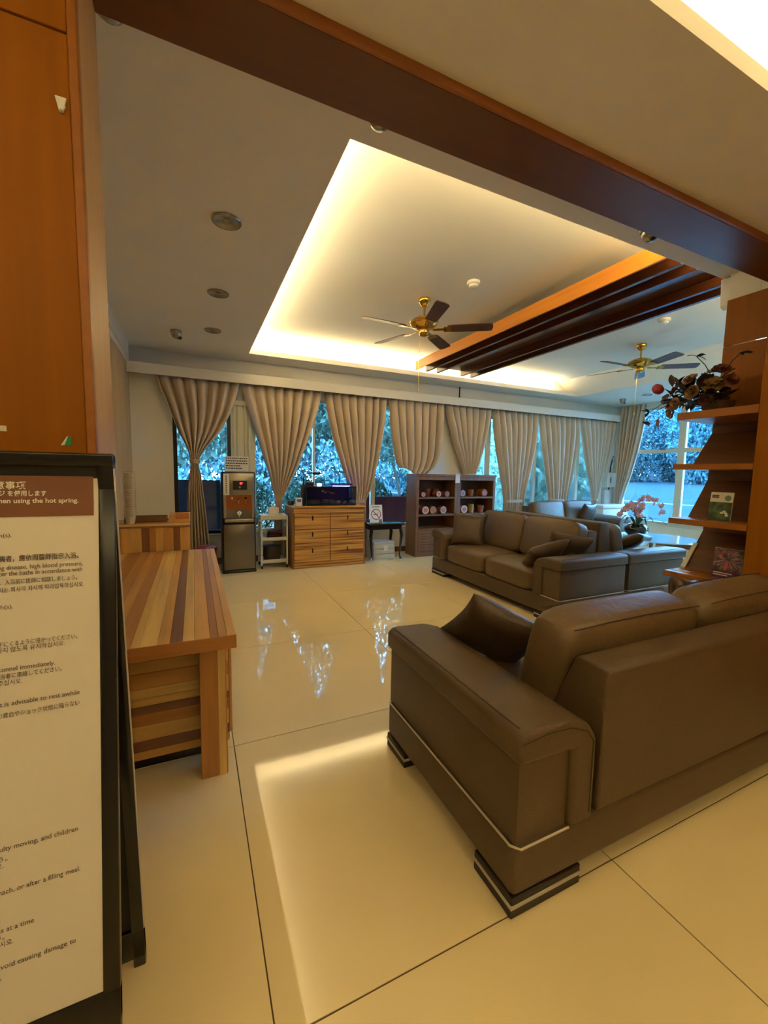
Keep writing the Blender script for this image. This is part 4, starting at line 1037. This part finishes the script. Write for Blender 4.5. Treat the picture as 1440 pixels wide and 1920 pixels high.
for k in range(150):
    a = rr.uniform(0, 2 * PI); el = rr.uniform(-.3, 1.2)
    c = (rr.uniform(-.12, .08), rr.uniform(-.06, .27), rr.uniform(.05, .25))
    o = link('leaf', LEAFM['dry' if k % 3 else 'grn'], t, c, (el, rr.uniform(-.6, .6), a)); s_ = rr.uniform(.6, 1.0); o.scale = (s_, s_, s_)
for (p1, p2) in (((-.05, .0, .25), (-.10, .10, .43)), ((-.02, -.05, .28), (-.05, -.16, .40)), ((-.04, .24, .15), (-.12, .42, .05)), ((-.06, .26, .12), (-.16, .44, -.03))):
    st = B().tube([p1, ((p1[0] + p2[0]) / 2, (p1[1] + p2[1]) / 2, (p1[2] + p2[2]) / 2 + .02), p2], .003, 5).obj('twig', M_FGRN, t)
    for q in range(3): link('leaf', LEAFM['grn'], st, p2, (rr.uniform(-.5, .5), rr.uniform(-1, 1), rr.uniform(0, 6))).scale = (.5, .5, .5)

# ================================================================== COUNTER
t = thing('service_desk', 'striped laminated wood desk along the left wall', 'desk', (0, 0, 0))
cx0, cx1, cy0, cy1, cz = -.735, .135, 1.66, 3.60, .75
core = B().box(cx0, cx1 - .001, cy0 + .001, cy1, cz - .052, cz - .012).obj('worktop', W_DSIDE, t, smooth=False)
rr = random.Random(8); y = cx1; k = 0
while y > cx0 + .02:
    wd = rr.uniform(.026, .062); x0_ = max(cx0, y - wd)
    B().box(x0_ + .0004, y - .0004, cy0, cy1, cz - .05, cz, .0012, 1).obj('plank', W_PLY[k % 7], core); y = x0_; k += rr.choice((1, 2, 3, 4))
B().box(cx0, cx1 + .001, cy0 - .004, cy0 - .0003, cz - .054, cz - .0005, .001, 1).obj('edge_band', W_PLX[5], t)
# near post and cabinet below
B().box(.0, .112, 1.905, 2.02, 0, cz - .052, .003, 1).obj('leg', W_PLZ[1], t)
B().box(.076, .106, 1.9035, 1.9049, 0, cz - .052).obj('leg_stripe', W_PLZ[2], t, smooth=False)
B().box(-.735, -.28, 1.905, 2.02, 0, cz - .052, .003, 1).obj('leg', W_PLZ[4], t)
cab = B().box(-.70, .13, 2.06, 3.55, .07, cz - .053).obj('cabinet', W_DSIDE, t, smooth=False)
z = .07; k = 0
while z < cz - .07:
    hh = min(rr.uniform(.032, .075), cz - .056 - z); B().box(-.70, .128, 2.046, 2.0595, z + .0005, z + hh - .0005, .001, 1).obj('plank', W_PLX[k % 7], cab); z += hh; k += rr.choice((1, 2, 3))
for d in range(3):
    dr = B().box(.131, .146, 2.08 + d * .49, 2.55 + d * .49, .09, .67, .003, 1).obj('door', W_PLZ[(d * 2 + 4) % 7], cab)
    B().box(.147, .158, 2.50 + d * .49, 2.52 + d * .49, .36, .48, .003, 1).obj('handle', DARKW, dr)
B().box(-.65, .08, 2.10, 3.5, .0, .069).obj('plinth', DARKW, t, smooth=False)
# raised box at the end of the desk
t = thing('counter_riser', 'raised striped wood box at the far end of the desk', 'cabinet', (0, 0, 0))
rx0, rx1, ry0, ry1, rz = -.735, -.04, 3.605, 4.05, .955
cr = B().box(rx0, rx1 - .013, ry0 + .013, ry1, 0, rz - .02).obj('carcass', W_DSIDE, t, smooth=False)
x = rx1; k = 0
while x > rx0 + .02:
    wd = rr.uniform(.04, .075); a = max(rx0, x - wd); B().box(a + .0004, x - .0004, ry0, ry0 + .0125, 0.0, rz - .021, .001, 1).obj('plank', W_PLZ[k % 7], cr); x = a; k += rr.choice((1, 2, 3))
tb = B().box(rx0, rx1, ry0 - .004, ry1, rz - .02, rz - .006).obj('top_board', W_DSIDE, t, smooth=False)
y = ry0 - .004; k = 2
while y < ry1 - .02:
    wd = rr.uniform(.05, .08); e = min(ry1, y + wd); B().box(rx0, rx1, y + .0004, e - .0004, rz - .006, rz, .001, 1).obj('plank', W_PLX[k % 7], tb); y = e; k += rr.choice((1, 2, 3))
t = thing('serving_tray', 'shallow dark wooden tray on top of the raised box', 'tray', (-.365, 3.905, rz + .0005))
b = B(); b.box(-.15, .15, -.09, .09, 0, .008); b.obj('base', W_CASEI, t, smooth=False)
for q in ((-.15, .15, -.09, -.08), (-.15, .15, .08, .09), (-.15, -.14, -.08, .08), (.14, .15, -.08, .08)): B().box(*q, .008, .04, .002, 1).obj('rim', W_CASE, t)
t = thing('wooden_block', 'small angled wooden holder at the right end of the raised box', 'holder', (-.10, 3.90, rz + .0005))
B().prism([(-.09, 0), (.09, 0), (.09, .06), (.0, .045)], 'y', -.06, .1, .002, 1).xf(Matrix.Rotation(PI / 2, 4, 'Z')).xf(Matrix.Translation((0, 0, 0))).obj('wedge', W_PLX[4], t)
B().box(-.05, .05, -.06, -.05, 0, .07, .002, 1).obj('lip', W_PLX[1], t)
t = thing('cup_stack', 'tall stack of plastic cups in a clear wrapper on the raised box', 'cups', (-.463, 3.75, rz + .0005))
M_CUP = mat('cup_plastic', S(226, 214, 190), .3)
for k in range(20): B().lathe([(.026, k * .018), (.036, k * .018 + .05), (.039, k * .018 + .053), (.036, k * .018 + .056), (.025, k * .018 + .006), (0, k * .018 + .005), (0, k * .018), (.026, k * .018)], n=18).obj('cup', M_CUP, t)
B().lathe([(.041, 0), (.042, .2), (.041, .40), (.030, .412)], n=20).obj('wrapper', CLEAR, t)

# ================================================================== A-FRAME NOTICE BOARD
t = thing('a_frame_sign', 'black framed A-board with hot spring bathing notice at the left edge', 'sign', (-.46, 1.05, 0))
A_ = -math.atan(.25 / 1.42); A_B = math.atan(.185 / 1.42); SL = 1.42 / math.cos(A_)
M_SBRN = mat('sign_header_brown', S(118, 70, 40), .5); M_TXT = mat('sign_text', S(96, 84, 76), .6); M_SW = mat('sign_text_white', S(236, 230, 220), .5)
M_POST = mat('sign_poster', S(216, 208, 198), .45)
M_BFR = mat('sign_frame_black', S(12, 10, 12), .22, spec=.4)
HWD = .305
def apanel(front):
    s = -1 if front else 1
    fr = B()
    y0, y1 = (.001, .022) if front else (-.022, .004)
    for q in ((-HWD, HWD, -.026, .0), ((-HWD, HWD, -1.13, -1.063) if front else (-HWD, HWD, -1.40, -1.30))): fr.box(q[0], q[1], y0, y1, q[2], q[3], .004, 2)
    for sx in (-1, 1): fr.box(min(sx * HWD, sx * (HWD - .03)), max(sx * HWD, sx * (HWD - .03)), y0, y1, -SL, -.02, .004, 2)
    return fr.obj('frame', M_BFR, t, (0, 0, 1.42), (A_ if front else A_B, 0, 0))
ff = apanel(True); fb = apanel(False)
B().box(-HWD + .027, HWD - .027, .004, .012, -1.07, -.022).obj('poster', M_POST, ff, smooth=False)
B().box(-HWD + .027, HWD - .027, -.012, -.004, -1.31, -.022).obj('backing_board', BLACKM, fb, smooth=False)
B().box(-HWD + .04, -.193 + .46, .0028, .0038, -.1308, -.039).obj('header_panel', M_SBRN, ff, smooth=False)
B().lathe([(0, -.02), (.012, -.02), (.012, .02), (0, .02)], (HWD - .02, .0, .0), 12, axis='x').obj('hinge', BLACK, t, (0, 0, 1.405))
B().box(HWD - .0005, HWD + .002, -.02, -.014, -1.30, -.03).obj('pale_edge', M_POST, fb, smooth=False)
X0 = .46
LINES = [("意事項", -.3038, .0708, .017, 1, .048), ("ジ を使用します", -.2709, .0848, .012, 1, .074), ("hen using the hot spring.", -.2181, .0993, .013, 1, .127),
 ("ch(s).", -.3256, .1658, .011, 0, .024), ("疾病者，應依照醫師指示入浴。", -.2125, .2125, .013, 2, .137), ("ng disease, high blood pressure,", -.2117, .2289, .0125, 0, .134), ("ter the baths in accordance with", -.2126, .2405, .0125, 0, .132),
 ("は、入浴前に医師に相談しましょう。", -.2163, .2566, .011, 0, .13), ("자는 의사의 지시에 따라입욕하십시오.", -.2101, .2712, .011, 0, .135), ("ch(s).", -.3229, .3033, .011, 0, .024),
 ("り下にくるように浸かってください。", -.2170, .3742, .011, 0, .13), ("하지 않도록 유지하십시오.", -.2424, .3852, .011, 0, .105), ("sonnel immediately.", -.2579, .4210, .0125, 0, .086), ("担当者に連絡してください。", -.2426, .4340, .011, 0, .103), ("주십시오.", -.3090, .4460, .011, 0, .036),
 ("It is advisable to rest awhile", -.2185, .4853, .0125, 0, .126), ("の貧血やショック状態に陥らない", -.2186, .5061, .011, 0, .127),
 ("culty moving, and children", -.2225, .7461, .0125, 0, .124), ("ょう。", -.3224, .7635, .011, 0, .026), ("오.", -.3353, .7750, .011, 0, .012), ("mach, or after a filling meal.", -.2195, .8216, .0125, 0, .126),
 ("ns at a time", -.2911, .8872, .0125, 0, .053), ("ょう。", -.3281, .8990, .011, 0, .02), ("십시오.", -.3212, .9110, .011, 0, .028), ("avoid causing damage to", -.2270, .9502, .0125, 0, .117), ("い。", -.3286, .9680, .011, 0, .018)]
for s_, x, dn, sz, k, wd in LINES:
    text(s_, sz, M_SW if k == 1 else M_TXT, ff, (x + X0, .0022 if k == 1 else .0034, -dn - .004), (PI / 2, 0, 0), 'RIGHT', 'lettering', .0002 if k else 0.0, wd)

# ================================================================== BITS ON THE LEFT PILLAR
t = thing('wall_hook', 'white plastic stick-on hook high on the left pillar', 'hook', (-.287, PF, 2.306))
B().prism([(-.012, .018), (.013, .018), (.004, -.018), (-.004, -.018)], 'y', -.006, -.0005, .001, 1).obj('plate', WHITE, t); B().tube([(.0, -.005, -.014), (.006, -.016, -.018), (.010, -.018, -.010)], .0035, 6).obj('hook_arm', WHITE, t)
t = thing('green_paper_scrap', 'torn green paper scrap taped to the left pillar above the sign', 'paper scrap', (-.313, PF, 1.459))
B().prism([(-.012, -.01), (.010, -.01), (.012, .012), (.004, .014)], 'y', -.0015, -.0003).obj('scrap', GREENP, t, smooth=False); B().prism([(-.013, -.011), (-.005, -.0105), (.004, .014), (.002, .014)], 'y', -.0024, -.0016).obj('torn_edge', PAPER, t, smooth=False)
t = thing('tape_scrap', 'scrap of pale tape on the left pillar at the left edge of view', 'tape', (-.446, PF, 1.486))
B().box(-.008, .008, -.001, -.0003, -.007, .007).obj('tape', PAPER, t, smooth=False); B().box(-.006, .002, -.0016, -.0011, -.006, .003).obj('residue', M_CREAM, t, smooth=False)
